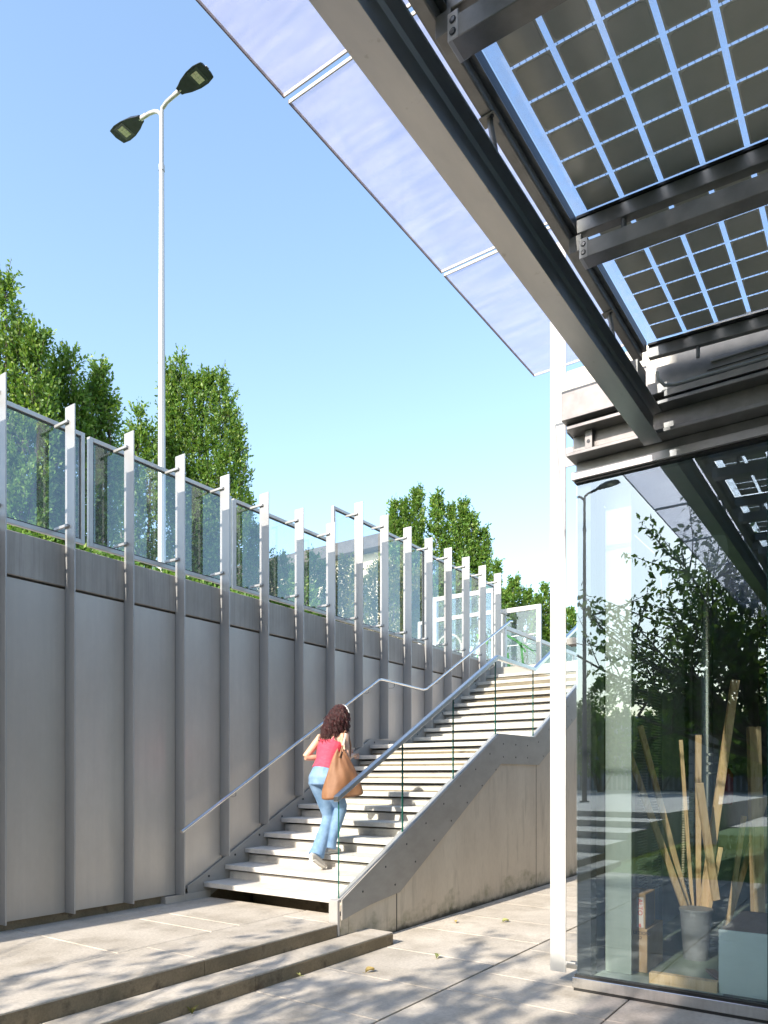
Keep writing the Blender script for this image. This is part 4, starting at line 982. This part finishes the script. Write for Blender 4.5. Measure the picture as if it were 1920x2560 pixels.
# hair: many curly strands
h = MB(); ell(h, hc + Vector((-.012, 0, .012)), (.108, .092, .118), 14)
for i in range(800):
    a = rng.uniform(0, 2 * math.pi); th = rng.uniform(.1, 1.45)
    r0 = Vector((math.sin(th) * math.cos(a) * .105, math.sin(th) * math.sin(a) * .09, math.cos(th) * .12))
    if r0.x > .06 and r0.z < .05: continue
    p = hc + Vector((-.012, 0, .01)) + r0
    L = rng.uniform(.22, .40) * (1. if r0.x < .03 else .7); n = 16
    out = Vector((r0.x, r0.y, 0)); out = out.normalized() if out.length > 0 else Vector((-1, 0, 0))
    back = Vector((-.55, rng.normal(0, .25), 0)); ph = rng.uniform(0, 6.28); cr = rng.uniform(.010, .019); fr = rng.uniform(55, 85)
    pts = []
    for k in range(n):
        s_ = k / (n - 1) * L
        sp = min(1, s_ / .12)
        q = p + (out * .022 + back * .045) * sp + Vector((-.14 * s_, .10 * s_, -s_ * .93)) + out * .10 * s_
        q += Vector((math.cos(ph + s_ * fr), math.sin(ph + s_ * fr), math.cos(ph * 2 + s_ * fr * .5) * .5)) * cr
        pts.append(q)
    h.tube(pts, [.0042 * (1 - .5 * k / n) for k in range(n)], 4, cap=False)
h.build('hair', M['hair'], wm, smooth=True)
b = MB(); b.tube([hc + Vector((.02, math.cos(math.radians(t_)) * .10, math.sin(math.radians(t_)) * .128)) for t_ in range(20, 165, 12)], (.010), 8)
b.build('hairband', M['white'], wm, smooth=True)
# tote bag
bg_ = thing('tote_bag', 'large slouchy tan tote bag hanging from the right shoulder of the woman', 'bag', (6.12, 4.76, 1.45))
b = MB(); nlev = 12; rows = []
for i in range(nlev + 1):
    f = i / nlev; z = 1.86 - f * .50
    hwid = .035 + .215 * f ** .8 - .02 * max(0, f - .85) / .15; th = .012 + .085 * math.sin(min(1, f * 1.15) * math.pi * .62)
    row = []
    for j in range(24):
        a = 2 * math.pi * j / 24; fold = .018 * math.sin(a * 4 + f * 4) * f + .006 * math.sin(a * 9 - f * 7)
        la, lb = math.cos(a) * (hwid + fold), math.sin(a) * (th + fold)
        row.append((6.07 + la * .84 + lb * .54, 4.805 - .03 * f - la * .54 + lb * .84, z + .03 * math.cos(a * 1) * f - .02 * abs(math.cos(a)) ** 2 * f * 0 + (.035 * math.cos(a * 2) * (1 - f))))
    rows.append(row)
vs = [v for r in rows for v in r]; fs = [(i * 24 + j, i * 24 + (j + 1) % 24, (i + 1) * 24 + (j + 1) % 24, (i + 1) * 24 + j) for i in range(nlev) for j in range(24)]
fs.append(tuple(range(nlev * 24, nlev * 24 + 24)))
b.add(vs, fs); ob_ = b.build('bag_body', M['leather'], bg_, smooth=True)
sb = ob_.modifiers.new('sub', 'SUBSURF'); sb.levels = 1; sb.render_levels = 2
b = MB(); b.tube([(6.03, 4.79, 1.80), (6.10, 4.80, 1.92), (6.17, 4.835, 2.06), (6.21, 4.85, 2.085), (6.25, 4.84, 2.05), (6.24, 4.80, 1.93), (6.20, 4.78, 1.80)], (.010), 8)
b.build('strap', M['leather'], bg_, smooth=True)
b = MB()
for i in range(6): z = 1.93 + i * .022; b.tube([(6.095 + i * .008, 4.788, z), (6.11 + i * .008, 4.803, z + .008)], .0115, 8)
b.build('strap_winding', M['paper'], bg_, smooth=True)

# ================================================================ LITTLE THINGS
def fallen(px, py, z, L, a, lb, mat):
    Dp = 1820 * (1.6 - z) / (py - 1940); c = cpt(px, py, Dp)
    b = MB(); ca, sa = math.cos(a), math.sin(a); vs = []; fs = []
    n = 6
    for i in range(n + 1):
        s_ = i / n; w = L * .32 * math.sin(math.pi * (s_ * .9 + .05)); x = (s_ - .5) * L; zz = z + .004 + .02 * math.sin(s_ * 3) * L * 8
        for yy, dz in ((-w, .018), (0, 0), (w, .022)): vs.append((c.x + ca * x - sa * yy, c.y + sa * x + ca * yy, zz + dz * (L / .08)))
    for i in range(n):
        for j in range(2): k = i * 3 + j; fs.append((k, k + 1, k + 4, k + 3))
    b.add(vs, fs); b.tube([vs[1], (vs[1][0] - ca * .03, vs[1][1] - sa * .03, z + .01)], .0015, 5)
    tag(b.build('fallen_leaf', mat, smooth=True), lb, 'leaf', 'fallen leaves on the paving')
dry = surf('dry_leaf', (.42, .30, .10), (.50, .40, .16), .7, sc=30); dry2 = surf('dry_leaf_green', (.40, .42, .14), (.50, .52, .22), .7, sc=30)
fallen(1094, 2395, 0, .085, .3, 'curled yellow green leaf in the middle of the paving', dry2)
fallen(1138, 2307, 0, .07, .8, 'small orange brown leaf nearer the side wall', dry)
fallen(1264, 2306, 0, .09, -.4, 'curled olive leaf with a long stalk left of the white fin', dry2)
fallen(925, 2431, 0, .09, -.3, 'thin brown leaf beside the paving joint', dry)
fallen(741, 2440, .004, .07, 1.9, 'pale green leaf leaning on the lower step edge', dry2)
fallen(1869, 2542, 0, .06, .2, 'red brown leaf at the foot of the glass front', dry)
wd = MB(); c = cpt(480, 2535, 1820 * 1.6 / (2535 - 1940))
for i in range(16):
    a = rng.uniform(0, 6.28); L = rng.uniform(.02, .06); wd.tube([(c.x, c.y, 0), (c.x + math.cos(a) * L * .4, c.y + math.sin(a) * L * .4, L * .8), (c.x + math.cos(a) * L, c.y + math.sin(a) * L, L)], [.0015, .002, .0008], 4)
tag(wd.build('weed', M['leaf_y']), 'tiny green weed sprouting from the joint under the lower step', 'weed')
